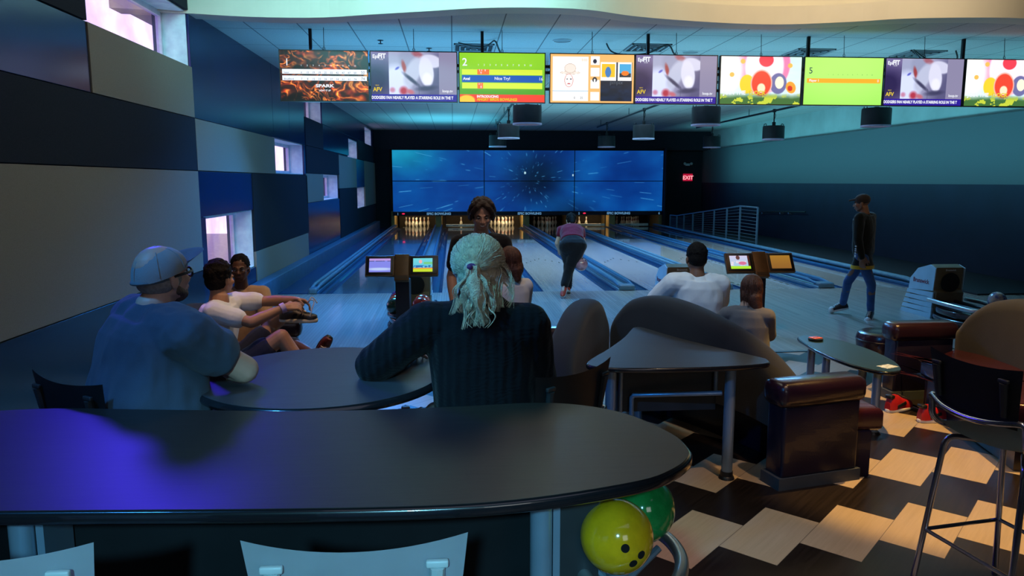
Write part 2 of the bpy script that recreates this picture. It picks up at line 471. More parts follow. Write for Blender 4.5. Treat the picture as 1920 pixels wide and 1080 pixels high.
# left wall with window openings
grey_fab = mat('grey_fabric_panel', (0.27, 0.255, 0.215), 0.9, var=0.1, nscale=200, bmp=0.3, bscale=300, spec=0.1)
char_fab = mat('charcoal_fabric_panel', (0.024, 0.030, 0.042), 0.9, var=0.2, nscale=200, bmp=0.3, bscale=300, spec=0.1)
navy_gloss = mat('navy_gloss_panel', (0.008, 0.026, 0.11), 0.20, 0.5, var=0.1, nscale=2, spec=0.8)
WIN = [(6.9, 9.5, 3.22, 3.86), (13.57, 16.2, 2.0, 2.62), (9.72, 12.0, 0.53, 1.42), (16.4, 18.6, 3.22, 3.80),
       (23.1, 25.3, 2.58, 3.13), (27.4, 29.7, 3.2, 3.8), (18.4, 20.9, 1.40, 2.03), (24.75, 27.0, 0.97, 1.66)]
wall_m = mat('wall_paint_dark', (0.03, 0.045, 0.08), 0.7)
reveal_m = mat('window_reveal_cyan_lit', (0.66, 0.84, 0.95), 0.6)  # white lining with the cyan light of the room mixed into its colour
D = 0.42
ys = sorted({YB, YF+1.5, *[w[0] for w in WIN], *[w[1] for w in WIN]}); zs = sorted({-0.35, 5.6, *[w[2] for w in WIN], *[w[3] for w in WIN]})
k = MB()
for y0, y1 in zip(ys, ys[1:]):
    z_start = None
    def hole(zc): return any(w[0] < (y0+y1)/2 < w[1] and w[2] < zc < w[3] for w in WIN)
    cur = None
    for z0, z1 in zip(zs, zs[1:]):
        if hole((z0+z1)/2):
            if cur is not None: k.bx(XL-D, XL-0.031, y0, y1, cur, z0); cur = None
        elif cur is None: cur = z0
    if cur is not None: k.bx(XL-D, XL-0.031, y0, y1, cur, zs[-1])
struct(k.build('wall_left', wall_m, None, smooth=None))
frame_m = mat('window_frame_white', (0.62, 0.70, 0.80), 0.4)
def glass_m():
    m = bpy.data.materials.new('tinted_window_glass'); m.use_nodes = True; t = m.node_tree
    t.nodes.remove(t.nodes['Principled BSDF'])
    tr = t.nodes.new('ShaderNodeBsdfTransparent'); gl = t.nodes.new('ShaderNodeBsdfGlossy'); mx = t.nodes.new('ShaderNodeMixShader')
    v = coords(t)
    t.links.new(ramp(t, noise_n(t, v, 2.5, 4), [(0.35, (0.86, 0.74, 1.0)), (0.65, (1.0, 0.88, 0.98))]), tr.inputs[0])
    gl.inputs['Roughness'].default_value = 0.05; mx.inputs[0].default_value = 0.06
    t.links.new(tr.outputs[0], mx.inputs[1]); t.links.new(gl.outputs[0], mx.inputs[2])
    t.links.new(mx.outputs[0], t.nodes['Material Output'].inputs[0])
    return m
GL = glass_m()
for n, (y0, y1, z0, z1) in enumerate(WIN):
    w = MB(); xi, xo = XL-0.031, XL-D+0.05; e = 0.012     # plaster lining of the opening
    w.bx(xo, xi, y0, y1, z0, z0+e); w.bx(xo, xi, y0, y1, z1-e, z1)
    w.bx(xo, xi, y0, y0+e, z0+e, z1-e); w.bx(xo, xi, y1-e, y1, z0+e, z1-e)
    root = w.build('window_%d' % (n+1), reveal_m, None, smooth=None); struct(root)
    f = MB(); s = 0.06
    for (a, b2, c, d) in ((y0+e, y1-e, z0+e, z0+s+e), (y0+e, y1-e, z1-s-e, z1-e), (y0+e, y0+s, z0+s+e, z1-s-e), (y1-s, y1-e, z0+s+e, z1-s-e)):
        f.bx(xo+0.01, xo+0.07, a, b2, c, d)
    f.build('window_frame', frame_m, root, smooth=None)
    MB().bx(xo+0.035, xo+0.041, y0+s, y1-s, z0+s, z1-s).build('window_pane', GL, root, smooth=None)
    L_ = lamp('window_portal', 'AREA', (XL-D-0.02, (y0+y1)/2, (z0+z1)/2), 1.0, (1, 1, 1), y1-y0, (0, (y0+y1)/2, (z0+z1)/2), sy=z1-z0)
    L_.data.cycles.is_portal = True
# shrub leaves seen through the low window
leaf_m = mat('magenta_foliage', (0.70, 0.12, 0.55), 0.6, var=0.5, nscale=20)
k = MB()
for q in range(420):
    y = 9.6+random.random()*1.5; z = 0.35+random.random()*1.25; x = XL-D-0.5-random.random()*0.5
    n1 = V((random.uniform(-1, 1), random.uniform(-1, 1), random.uniform(-1, 1))).normalized(); n2 = n1.orthogonal().normalized(); l = 0.05
    c = V((x, y, z)); k.quad(c-n1*l, c+n2*l*0.5, c+n1*l, c-n2*l*0.5)
sh_ = k.build('shrub', leaf_m, None, smooth=None); tag(sh_, 'pinkish leafy shrub outside the lowest near window', 'shrub')
for y in (9.9, 10.25, 10.6, 10.9): MB().tube([(XL-D-0.7, y, -0.36), (XL-D-0.75, y+0.05, 0.6), (XL-D-0.7, y-0.05, 1.5)], [0.02, 0.014, 0.006], 8).build('stem', mat('shrub_stem', (0.08, 0.05, 0.04), 0.8), sh_)
struct(MB().bx(-12, XL-D, YB, YF+1.5, -0.45, -0.35).build('ground', mat('outside_gravel', (0.35, 0.33, 0.32), 0.9), None, smooth=None))

# panels on the left wall
PAN = [
 # y0, y1, z0, z1, kind
 (-4, 9.5, 0.0, 0.77, 'd'), (-4, 9.5, 0.77, 1.99, 'g'), (-4, 9.5, 1.99, 2.62, 'c'), (-4, 6.9, 2.62, 3.22, 'n'), (6.9, 9.5, 2.62, 3.22, 'g'), (-4, 6.9, 3.22, 5.5, 'c'), (6.9, 9.5, 3.86, 5.5, 'c'),
 (9.5, 13.57, 2.62, ZC, 'n'), (13.57, 14.9, 2.62, ZC, 'n'), (14.9, 16.4, 2.62, ZC, 'n'), (9.5, 13.57, 1.99, 2.62, 'g'), (9.5, 12.0, 1.42, 1.99, 'n'), (12.0, 16.4, 0.77, 1.99, 'c'),
 (9.5, 9.72, 0.0, 1.42, 'n'), (9.72, 12.0, 0.0, 0.53, 'n'), (12.0, 16.3, 0.0, 0.77, 'g'),
 (16.2, 16.4, 1.99, 2.62, 'n'), (16.4, 18.6, 2.62, 3.22, 'c'), (16.4, 21.0, 2.03, 2.62, 'c'), (18.6, 27.4, 3.22, ZC, 'n'), (18.6, 23.1, 2.62, 3.22, 'n'),
 (16.3, 18.4, 1.40, 2.03, 'g'), (16.3, 21.0, 0.0, 1.40, 'n'), (21.0, 24.75, 1.66, 2.58, 'g'), (21.0, 24.75, 0.0, 1.66, 'c'), (23.1, 25.3, 3.13, 3.22, 'n'),
 (25.3, 27.4, 2.58, 3.22, 'c'), (24.75, 27.0, 1.66, 2.58, 'n'), (24.75, 31, 0.0, 0.97, 'c'), (27.0, 31, 0.97, 2.58, 'g'), (27.4, 31, 2.58, 3.2, 'c'), (27.4, 31, 3.8, ZC, 'n'), (29.7, 31, 3.2, 3.8, 'n'), (18.6, 18.6+0.0, 3.22, 3.23, 'n')]
tn = 5
for (y0, y1, z0, z1, q) in PAN:
    if y1-y0 < 0.01: continue
    th = 0.0 if q == 'n' else 0.012
    o = MB().bx(XL-0.031, XL+th, y0+0.004, y1-0.004, z0+0.004, z1-0.004, bev=0.004).build('trim_%d' % tn, {'d': mat('dark_gloss_panel', (0.006, 0.006, 0.012), 0.22, 0.2, spec=0.6), 'n': navy_gloss, 'g': grey_fab, 'c': char_fab}[q], None, smooth=None)
    struct(o); tn += 1

# right wall, far wall, rear wall
navy_wall = mat('navy_wall_paint', (0.007, 0.016, 0.045), 0.75, nscale=1.5)
grey_wall = mat('blue_grey_wall_fabric', (0.12, 0.155, 0.175), 0.9, var=0.1, nscale=150, spec=0.1)
teal_wall = mat('pale_upper_wall', (0.42, 0.50, 0.50), 0.7, var=0.15, nscale=1.2)
struct(MB().bx(XR, XR+0.3, YB, YF+1.5, -0.35, 1.80).build('wall_right', navy_wall, None, smooth=None))
struct(MB().bx(XR, XR+0.3, YB, YF+1.5, 1.80, 3.15, ).build('wall_right', grey_wall, None, smooth=None))
struct(MB().bx(XR+0.12, XR+0.3, YB, YF+1.5, 3.15, 5.6).build('wall_right', teal_wall, None, smooth=None))
far_m = mat('far_wall_black', (0.010, 0.014, 0.024), 0.8)
struct(MB().bx(XL-D, XR+0.3, YF, YF+0.2, 3.10, ZC+0.1).build('wall_far', far_m, None, smooth=None))
k = MB(); k.bx(XL-D, -2.50, YF-0.6, YF-0.5, -0.2, 3.2); k.bx(8.62, XR+0.3, YF, YF+0.2, -0.2, 3.2); k.bx(8.62, 8.68, YP, YF, -0.1, 3.2)
struct(k.build('wall_far', far_m, None, smooth=None))
struct(MB().bx(XL-D, XR+0.3, YF-0.62, YF, 3.12, ZC+0.02).build('wall_far', far_m, None, smooth=None))
struct(MB().bx(XL-D, XR+0.3, YF+1.3, YF+1.5, -0.2, 3.4).build('wall_far', far_m, None, smooth=None))
struct(MB().bx(XL-D, XR+0.3, YB-0.2, YB, -0.1, 5.6).build('wall_rear', mat('rear_wall_paint', (0.06, 0.06, 0.07), 0.8), None, smooth=None))

# tile ceiling over the lanes
def ceiling_material():
    m, t, b = nt('ceiling_tiles')
    N = t.nodes.new; L = t.links.new
    c = N('ShaderNodeTexCoord'); s = N('ShaderNodeSeparateXYZ'); L(c.outputs['Object'], s.inputs[0])
    def grid(inp, per, off, wd_):
        a = N('ShaderNodeMath'); a.operation = 'ADD'; a.inputs[1].default_value = off; L(inp, a.inputs[0])
        d = N('ShaderNodeMath'); d.operation = 'DIVIDE'; d.inputs[1].default_value = per; L(a.outputs[0], d.inputs[0])
        f = N('ShaderNodeMath'); f.operation = 'FRACT'; L(d.outputs[0], f.inputs[0])
        l = N('ShaderNodeMath'); l.operation = 'LESS_THAN'; l.inputs[1].default_value = wd_/per; L(f.outputs[0], l.inputs[0])
        return l.outputs[0]
    gx = grid(s.outputs[0], 0.664, 0.0+66.4, 0.016); gy = grid(s.outputs[1], 1.22, 0.4, 0.016)
    mxx = N('ShaderNodeMath'); mxx.operation = 'MAXIMUM'; L(gx, mxx.inputs[0]); L(gy, mxx.inputs[1])
    v = coords(t)
    base = ramp(t, noise_n(t, v, 90, 4, 0.7), [(0.35, (0.42, 0.42, 0.41)), (0.65, (0.56, 0.56, 0.55))])
    mx = N('ShaderNodeMix'); mx.data_type = 'RGBA'; mx.inputs[7].default_value = (0.14, 0.14, 0.15, 1)
    L(mxx.outputs[0], mx.inputs[0]); L(base, mx.inputs[6]); L(mx.outputs[2], b.inputs['Base Color'])
    b.inputs['Roughness'].default_value = 0.9
    return m
# wavy edge of the pale bulkhead
WAVE = [(-3.9, 9.25), (-3.6, 9.30), (-3.083, 9.472), (-2.349, 9.615), (-1.583, 9.584), (-0.92, 9.359), (-0.282, 9.142), (0.333, 8.933), (0.94, 8.859), (1.566, 8.916), (2.3, 9.25), (3.382, 9.50), (4.2, 9.53), (4.991, 9.31), (5.544, 9.084), (6.476, 8.952), (7.2, 9.0), (8.4, 9.3), (9.6, 9.5), (10.8, 9.3)]
def smooth_curve(pts, k=6):
    out = []
    P_ = [V((*p, 0)) if len(p) == 2 else V(p) for p in pts]
    for i in range(len(P_)-1):
        p0, p1, p2, p3 = P_[max(i-1, 0)], P_[i], P_[i+1], P_[min(i+2, len(P_)-1)]
        for j in range(k):
            t = j/k
            out.append(0.5*((2*p1)+(p2-p0)*t+(2*p0-5*p1+4*p2-p3)*t*t+(3*p1-p0-3*p2+p3)*t**3))
    out.append(P_[-1]); return out
W = smooth_curve(WAVE)
k = MB()
for a, b2 in zip(W, W[1:]):
    k.quad((a.x, a.y+0.30, ZC), (b2.x, b2.y+0.30, ZC), (b2.x, YF+1.5, ZC), (a.x, YF+1.5, ZC))
struct(k.build('ceiling', ceiling_material(), None, smooth=None))
pale_m = mat('pale_bulkhead_paint', (0.66, 0.62, 0.52), 0.7, var=0.04, nscale=2)
k = MB()      # pale face and lip of the wavy bulkhead
ZT = 4.05
for a, b2 in zip(W, W[1:]):
    k.quad((a.x, a.y, 3.83), (b2.x, b2.y, 3.83), (b2.x, b2.y, ZT), (a.x, a.y, ZT))
    k.quad((a.x, a.y, 3.83), (a.x, a.y+0.32, 3.83), (b2.x, b2.y+0.32, 3.83), (b2.x, b2.y, 3.83))
    k.quad((a.x, a.y+0.32, 3.83), (a.x, a.y+0.32, 3.9), (b2.x, b2.y+0.32, 3.9), (b2.x, b2.y+0.32, 3.83))
    k.quad((a.x, a.y, ZT), (b2.x, b2.y, ZT), (b2.x, b2.y+0.04, ZT), (a.x, a.y+0.04, ZT))
    k.quad((a.x, a.y+0.04, ZT), (b2.x, b2.y+0.04, ZT), (b2.x, b2.y+0.04, 3.92), (a.x, a.y+0.04, 3.92))
    k.quad((a.x, a.y+0.04, 3.92), (b2.x, b2.y+0.04, 3.92), (b2.x, b2.y+0.45, 3.92), (a.x, a.y+0.45, 3.92))
    k.quad((a.x, a.y+0.45, 3.92), (b2.x, b2.y+0.45, 3.92), (b2.x, b2.y+0.45, 5.2), (a.x, a.y+0.45, 5.2))
struct(k.build('trim_60', pale_m, None))
k = MB()
k.tube([(p.x, p.y+0.14, 3.95) for p in W], 0.02, 8)
tag(k.build('cove_light_strip', glow('cove_glow', (1.0, 0.80, 0.45), 4.0)), 'warm glowing light strip in the cove above the wavy bulkhead', 'cove light')
struct(MB().bx(XL-D, XR+0.3, YB, 10.4, 5.2, 5.4).build('ceiling', mat('lounge_ceiling_paint', (0.10, 0.11, 0.13), 0.9), None, smooth=None))
# ------------------------------------------------------------------ pictures shown on the screens
def lin(c):
    c = np.asarray(c, float)
    return np.where(c <= 0.04045, c/12.92, ((np.maximum(c, 0)+0.055)/1.055)**2.4)
def vnoise(x, y, seed=0):
    xi, yi = np.floor(x).astype(int), np.floor(y).astype(int); xf, yf = x-xi, y-yi
    def h(a, b):
        n = (a*374761393 + b*668265263 + seed*974711) & 0x7fffffff
        n = ((n ^ (n >> 13))*1274126177) & 0x7fffffff
        return ((n ^ (n >> 16)) & 0xffff)/65535.0
    u, v = xf*xf*(3-2*xf), yf*yf*(3-2*yf)
    return (h(xi, yi)*(1-u)+h(xi+1, yi)*u)*(1-v) + (h(xi, yi+1)*(1-u)+h(xi+1, yi+1)*u)*v
def fbm(x, y, seed=0, o=4):
    s = 0; a = 0.5
    for k in range(o): s = s + a*vnoise(x*2**k, y*2**k, seed+k); a *= 0.5
    return s
def lay(base, mask, col):
    m = np.clip(mask, 0, 1)[..., None]
    return base*(1-m) + np.asarray(col, float)*m
def rect(u, v, u0, u1, v0, v1): return ((u >= u0) & (u <= u1) & (v >= v0) & (v <= v1)).astype(float)
def ell(u, v, cu, cv, ru, rv, soft=0.08, rot=0):
    du, dv = (u-cu)*1.78, v-cv
    c, s = math.cos(rot), math.sin(rot)
    a, b = (du*c+dv*s)/(ru*1.78), (-du*s+dv*c)/rv
    return np.clip((1-np.sqrt(a*a+b*b))/soft+0.5, 0, 1)

def pic_fire(u, v):
    col = np.zeros(u.shape+(3,)); col[..., 0] = 0.06; col[..., 1] = 0.02; col[..., 2] = 0.015
    wx = fbm(u*3, v*2, 3)*1.5; wy = fbm(u*3+9, v*2+3, 8)*1.5
    for sc_, sd, k_ in ((2.0, 21, 4.0), (3.0, 33, 4.2), (3.8, 47, 4.5)):
        n = fbm(u*sc_+wx, v*sc_*0.7+wy, sd, 3)
        for ph in (0.33, 0.42, 0.51, 0.60):
            f = np.clip(1-np.abs(n-ph)*k_*7, 0, 1)**1.3*np.clip(0.35+1.2*fbm(u*7+sd, v*6, 61), 0, 1)
            col += np.stack([f*0.75, f*f*0.55, f**3*0.25], -1)*np.clip((fbm(u*5+sd, v*4, 71)-0.42)*6, 0, 1)[..., None]
    gl = np.clip(fbm(u*3+wx, v*3, 90)-0.52, 0, 1); col += np.stack([gl*0.9, gl*0.22, gl*0.02], -1)
    col = np.clip(col, 0, 1)
    col = lay(col, rect(u, v, 0.02, 0.985, 0.53, 0.63), (0.88, 0.90, 0.94))
    col = lay(col, rect(u, v, 0.02, 0.985, 0.40, 0.50), (0.88, 0.90, 0.94))
    return col
def pic_video(u, v):
    c = np.ones(u.shape+(3,))*np.array((0.42, 0.38, 0.55))
    c = c*(0.75+0.5*fbm(u*3, v*2, 5)[..., None])
    c = lay(c, ell(u, v, 0.02, 0.45, 0.25, 0.35, 1.0), (0.16, 0.13, 0.30))
    c = lay(c, rect(u, v, 0.79, 1, 0.14, 1), (0.52, 0.50, 0.62))
    mid = rect(u, v, 0.205, 0.79, 0.14, 1)
    c = lay(c, mid, (0.62, 0.62, 0.74))
    c = lay(c, mid*np.clip((u-0.45)/0.3+(0.4-v)*0.8, 0, 1)*0.9, (0.30, 0.29, 0.44))
    c = lay(c, mid*ell(u, v, 0.27, 0.80, 0.12, 0.18, 0.6), (0.60, 0.62, 0.74))
    c = lay(c, mid*ell(u, v, 0.28, 0.38, 0.17, 0.34, 0.5), (0.80, 0.83, 0.95))
    c = lay(c, mid*ell(u, v, 0.44, 0.80, 0.10, 0.26, 0.35, 0.6), (0.56, 0.58, 0.70))
    c = lay(c, mid*ell(u, v, 0.385, 0.70, 0.022, 0.13, 0.7, 0.25), (0.58, 0.24, 0.26))
    c = lay(c, mid*ell(u, v, 0.545, 0.95, 0.07, 0.06, 0.7, -0.4), (0.60, 0.36, 0.42))
    c = lay(c, mid*ell(u, v, 0.49, 0.60, 0.085, 0.32, 0.35, -0.45), (0.70, 0.72, 0.82))
    c = lay(c, mid*ell(u, v, 0.47, 0.44, 0.020, 0.20, 0.9, 0.9), (0.24, 0.24, 0.36))
    c = lay(c, mid*ell(u, v, 0.70, 0.82, 0.13, 0.13, 0.25, -0.2), (0.78, 0.78, 0.87))
    c = lay(c, mid*ell(u, v, 0.645, 0.60, 0.085, 0.30, 0.18, 0.12), (0.82, 0.82, 0.90))
    c = lay(c, mid*ell(u, v, 0.655, 0.46, 0.055, 0.12, 0.5, 0.1), (0.88, 0.88, 0.95))
    c = lay(c, mid*ell(u, v, 0.645, 0.27, 0.11, 0.05, 0.9, 0.1)*0.8, (0.20, 0.20, 0.32))
    c = lay(c, mid*ell(u, v, 0.375, 0.215, 0.045, 0.08, 0.9, 0.6), (0.66, 0.20, 0.28))
    c = lay(c, mid*ell(u, v, 0.455, 0.195, 0.045, 0.045, 0.9, -0.3), (0.72, 0.40, 0.46))
    c = lay(c, mid*ell(u, v, 0.245, 0.23, 0.03, 0.05, 0.9), (0.74, 0.50, 0.62))
    c = lay(c, mid*ell(u, v, 0.305, 0.67, 0.028, 0.022, 0.8, 0.6), (0.34, 0.36, 0.74))
    c = lay(c, mid*(np.abs(u-0.555+0.02*(v-0.3)) < 0.0035)*(v < 0.36)*0.5, (0.25, 0.25, 0.35))
    c = lay(c, rect(u, v, 0, 1, 0, 0.145), (0.17, 0.10, 0.56))
    return c
def pic_score2(u, v):
    c = np.stack([0.25+0.25*v+0*u, 0.56+0.20*v+0*u, 0.08+0.06*v+0*u], -1)
    c = lay(c, ell(u, v, 0.5, 0.72, 0.7, 0.35, 1.0)*0.5, (0.62, 0.86, 0.20))
    for a, b, q in ((0.555, 0.67, (0.80, 0.88, 0.22)), (0.27, 0.39, (0.80, 0.88, 0.22)), (0.40, 0.545, (0.06, 0.30, 0.66))):
        c = lay(c, rect(u, v, 0.03, 0.97, a, b), q)
    c = lay(c, rect(u, v, 0.21, 0.345, 0.555, 0.67), (0.95, 0.42, 0.16)); c = lay(c, rect(u, v, 0.21, 0.275, 0.27, 0.39), (0.95, 0.42, 0.16))
    c = lay(c, rect(u, v, 0, 1, 0.0, 0.16), (0.90, 0.22, 0.14)); c = lay(c, rect(u, v, 0, 0.18, 0.0, 0.16)*ell(u, v, 0.08, 0.02, 0.1, 0.12, 0.2), (0.98, 0.75, 0.20))
    return c
def pic_photo(u, v):
    c = np.ones(u.shape+(3,))*np.array((0.93, 0.70, 0.42))
    c = lay(c, rect(u, v, 0.03, 0.45, 0.03, 0.95), (0.92, 0.92, 0.92)); c = lay(c, rect(u, v, 0.04, 0.44, 0.24, 0.94), (0.97, 0.97, 0.97)); c = lay(c, rect(u, v, 0.03, 0.45, 0.235, 0.245), (0.55, 0.70, 0.80))
    for a in (0.78, 0.55, 0.30, 0.05): c = lay(c, rect(u, v, 0.48, 0.585, a, a+0.18), (0.93, 0.93, 0.94))
    c = lay(c, rect(u, v, 0.60, 0.98, 0.03, 0.85), (0.06, 0.12, 0.22)); c = c*(1-rect(u, v, 0.60, 0.98, 0.03, 0.85)[..., None]*0.5*(1-2*fbm(u*12, v*12, 4))[..., None])
    # line sketch: a plain hat over an oval face
    for cu, cv, ru, rv in ((0.235, 0.62, 0.12, 0.035), (0.235, 0.71, 0.07, 0.10)):
        c = lay(c, ell(u, v, cu, cv, ru, rv, 0.05), (0.75, 0.66, 0.60)); c = lay(c, ell(u, v, cu, cv, ru*0.93, rv*0.9, 0.05), (0.90, 0.86, 0.82))
    c = lay(c, ell(u, v, 0.22, 0.46, 0.052, 0.14, 0.05), (0.80, 0.50, 0.50)); c = lay(c, ell(u, v, 0.22, 0.46, 0.045, 0.13, 0.05), (0.95, 0.92, 0.90))
    c = lay(c, ell(u, v, 0.20, 0.49, 0.010, 0.015), (0.3, 0.3, 0.4)); c = lay(c, ell(u, v, 0.245, 0.49, 0.010, 0.015), (0.3, 0.3, 0.4)); c = lay(c, ell(u, v, 0.222, 0.39, 0.02, 0.012), (0.75, 0.35, 0.4))
    c = lay(c, ell(u, v, 0.53, 0.86, 0.022, 0.045, 0.2), (0.12, 0.14, 0.22)); c = lay(c, ell(u, v, 0.53, 0.48, 0.028, 0.055, 0.2), (0.15, 0.15, 0.18)); c = lay(c, ell(u, v, 0.53, 0.46, 0.012, 0.04, 0.2), (0.93, 0.93, 0.94))
    c = lay(c, rect(u, v, 0.60, 0.785, 0.46, 0.84), (0.95, 0.95, 0.95)); c = lay(c, rect(u, v, 0.615, 0.77, 0.54, 0.81), (0.93, 0.72, 0.12)); c = lay(c, ell(u, v, 0.69, 0.64, 0.035, 0.11), (0.20, 0.45, 0.70))
    c = lay(c, rect(u, v, 0.81, 0.975, 0.46, 0.84), (0.95, 0.95, 0.95)); c = lay(c, rect(u, v, 0.825, 0.965, 0.54, 0.81), (0.20, 0.62, 0.82)); c = lay(c, rect(u, v, 0.825, 0.965, 0.54, 0.62), (0.12, 0.16, 0.20)); c = lay(c, ell(u, v, 0.895, 0.62, 0.045, 0.05), (0.92, 0.45, 0.10))
    return c
def pic_pastel(u, v):      # a plain stand-in of bright round shapes on a pale sky
    c = np.stack([0.72+0.2*fbm(u*3, v*3, 2), 0.90+0.08*v, 0.94+0*u], -1)
    c = lay(c, ell(u, v, 0.52, 0.85, 0.34, 0.62, 0.06), (0.93, 0.50, 0.68)); c = lay(c, ell(u, v, 0.54, 0.80, 0.24, 0.56, 0.1), (0.96, 0.90, 0.94))
    c = lay(c, ell(u, v, 0.56, 0.93, 0.09, 0.14, 0.1), (0.90, 0.25, 0.32)); c = lay(c, ell(u, v, 0.08, 0.7, 0.2, 0.5, 0.6), (0.95, 0.98, 0.97))
    c = lay(c, ell(u, v, 0.33, 0.42, 0.09, 0.20, 0.1), (0.96, 0.80, 0.20)); c = lay(c, ell(u, v, 0.72, 0.44, 0.105, 0.22, 0.1), (0.42, 0.42, 0.62)); c = lay(c, ell(u, v, 0.735, 0.46, 0.055, 0.13, 0.1), (0.95, 0.92, 0.82))
    c = lay(c, ell(u, v, 0.51, 0.44, 0.135, 0.29, 0.07), (0.97, 0.72, 0.66)); c = lay(c, ell(u, v, 0.51, 0.44, 0.12, 0.26, 0.08), (0.90, 0.28, 0.20))
    c = lay(c, ell(u, v, 0.51, 0.34, 0.05, 0.10, 0.2), (0.97, 0.88, 0.74))
    for a, b in ((0.14, 0.62), (0.27, 0.9), (0.86, 0.82)): c = lay(c, ell(u, v, a, b, 0.03, 0.05, 0.2), (0.92, 0.72, 0.35))
    c = lay(c, ell(u, v, 0.88, 0.36, 0.06, 0.13, 0.1, 0.5), (0.95, 0.62, 0.22)); c = lay(c, ell(u, v, 0.87, 0.34, 0.03, 0.06, 0.1, 0.5), (0.80, 0.20, 0.16))
    g = np.clip((0.22+0.05*fbm(u*9, v*0+1, 6)-v)/0.12, 0, 1)
    c = lay(c, g, (0.25, 0.42, 0.22)); c = lay(c, g*(fbm(u*16, v*12, 9) > 0.52), (0.75, 0.80, 0.25))
    return c
def pic_score5(u, v):
    c = np.stack([0.60+0.08*v+0*u, 0.88+0.03*v+0*u, 0.36+0.06*v+0*u], -1)
    c = lay(c, ell(u, v, 0.5, 0.6, 0.55, 0.6, 1.0)*0.35, (0.78, 0.97, 0.52))
    return lay(c, rect(u, v, 0.035, 0.975, 0.46, 0.565), (0.96, 0.66, 0.18))
def pic_lilac(u, v):
    c = np.stack([0.52+0*u, 0.54+0*u, 0.92+0*u], -1); c = lay(c, rect(u, v, 0, 1, 0.84, 1), (0.74, 0.60, 0.88))
    c = lay(c, ell(u, v, 0.5, 0.22, 0.6, 0.10, 0.8), (0.74, 0.82, 0.98)); c = lay(c, ((v > 0.78) & (v < 0.84) & (fbm(u*20, v*3, 2) > 0.4)).astype(float), (0.36, 0.38, 0.62)); return c
def pic_lanes(u, v):
    c = np.stack([0.35+0.1*v, 0.75+0.1*v, 0.88+0*u], -1); c = lay(c, ell(u, v, 0.35, 0.75, 0.08, 0.14, 0.2), (0.95, 0.70, 0.70)); c = lay(c, rect(u, v, 0.5, 1, 0.55, 0.72), (0.45, 0.80, 0.55))
    c = lay(c, rect(u, v, 0, 1, 0.28, 0.48)*(fbm(u*14, v*8, 3) > 0.45), (0.15, 0.42, 0.72)); c = lay(c, rect(u, v, 0, 1, 0.20, 0.30), (0.90, 0.62, 0.30)); c = lay(c, rect(u, v, 0, 1, 0, 0.20), (0.78, 0.88, 0.18)); return lay(c, rect(u, v, 0.92, 1, 0, 1), (0.10, 0.14, 0.16))
def pic_party(u, v):
    c = np.stack([0.62+0.2*v, 0.80+0*u, 0.92+0*u], -1); m = (fbm(u*9, v*6, 12) > 0.52).astype(float)
    c = lay(c, m*rect(u, v, 0, 0.8, 0.25, 0.6), (0.92, 0.88, 0.92)); c = lay(c, ell(u, v, 0.42, 0.85, 0.10, 0.16, 0.2), (0.40, 0.25, 0.25)); c = lay(c, ell(u, v, 0.62, 0.42, 0.20, 0.13, 0.3), (0.85, 0.45, 0.60))
    c = lay(c, rect(u, v, 0, 1, 0, 0.2), (0.70, 0.92, 0.22)); return lay(c, rect(u, v, 0.90, 1, 0.2, 1), (0.30, 0.16, 0.14))
def pic_warm_reflection(u, v):  # blank screen: its warm reflection is put in as emitted colour
    return np.stack([0.66-0.10*(1-v), 0.47-0.09*(1-v), 0.17+0*u], -1)
def pic_warp(u, v):
    """blue hyperspace streaks"""
    x, y = (u-0.50)*4.6, (v-0.52)
    r = np.sqrt(x*x+y*y)+1e-4; a = np.arctan2(y, x)
    n = fbm(a*3+20, np.log(r)*0.8+5, 2, 4)
    cl = fbm(u*7, v*2.4, 11, 4)
    b = np.clip(0.35+0.9*cl-0.25+0.25*n, 0, 1)
    core = np.exp(-((u-0.53)/0.10)**2-((v-0.55)/0.42)**2)
    c = np.stack([0.015+0.05*b**2, 0.12+0.34*b**1.5, 0.36+0.42*b], -1)
    c = c*(1-0.62*core[..., None])
    c = c*(1-0.45*(np.clip((0.30-v)/0.3, 0, 1)*np.clip(1-abs(u-0.66)/0.12, 0, 1))[..., None])
    c[..., 0] += 0.06*np.exp(-((u-0.02)/0.1)**2-((v-1)/0.3)**2); c[..., 1] += 0.28*np.exp(-((u-0.03)/0.12)**2-((v-0.95)/0.3)**2); c[..., 2] += 0.12*np.exp(-((u-0.02)/0.1)**2-((v-1)/0.3)**2)
    rng = np.random.RandomState(5)
    for q in range(360):
        an = rng.uniform(-PI, PI); r0 = 0.10+2.2*rng.uniform()**1.4; ln = rng.uniform(0.02, 0.16)*(0.3+r0)
        da = np.abs(np.angle(np.exp(1j*(a-an))))*r
        s = np.clip(1-da/(0.007+0.006*rng.uniform()), 0, 1)*np.clip((r-r0)/0.02, 0, 1)*np.clip((r0+ln-r)/0.03, 0, 1)
        c = lay(c, s*rng.uniform(0.25, 0.85), (0.35, 0.72, 0.95))
    for (du, dv, s) in ((0.483, 0.63, 0.006), (0.662, 0.59, 0.005)): c = lay(c, ell(u, v, du, dv, s*0.6, s*3.6, 0.3), (0.75, 0.92, 0.98))
    return c

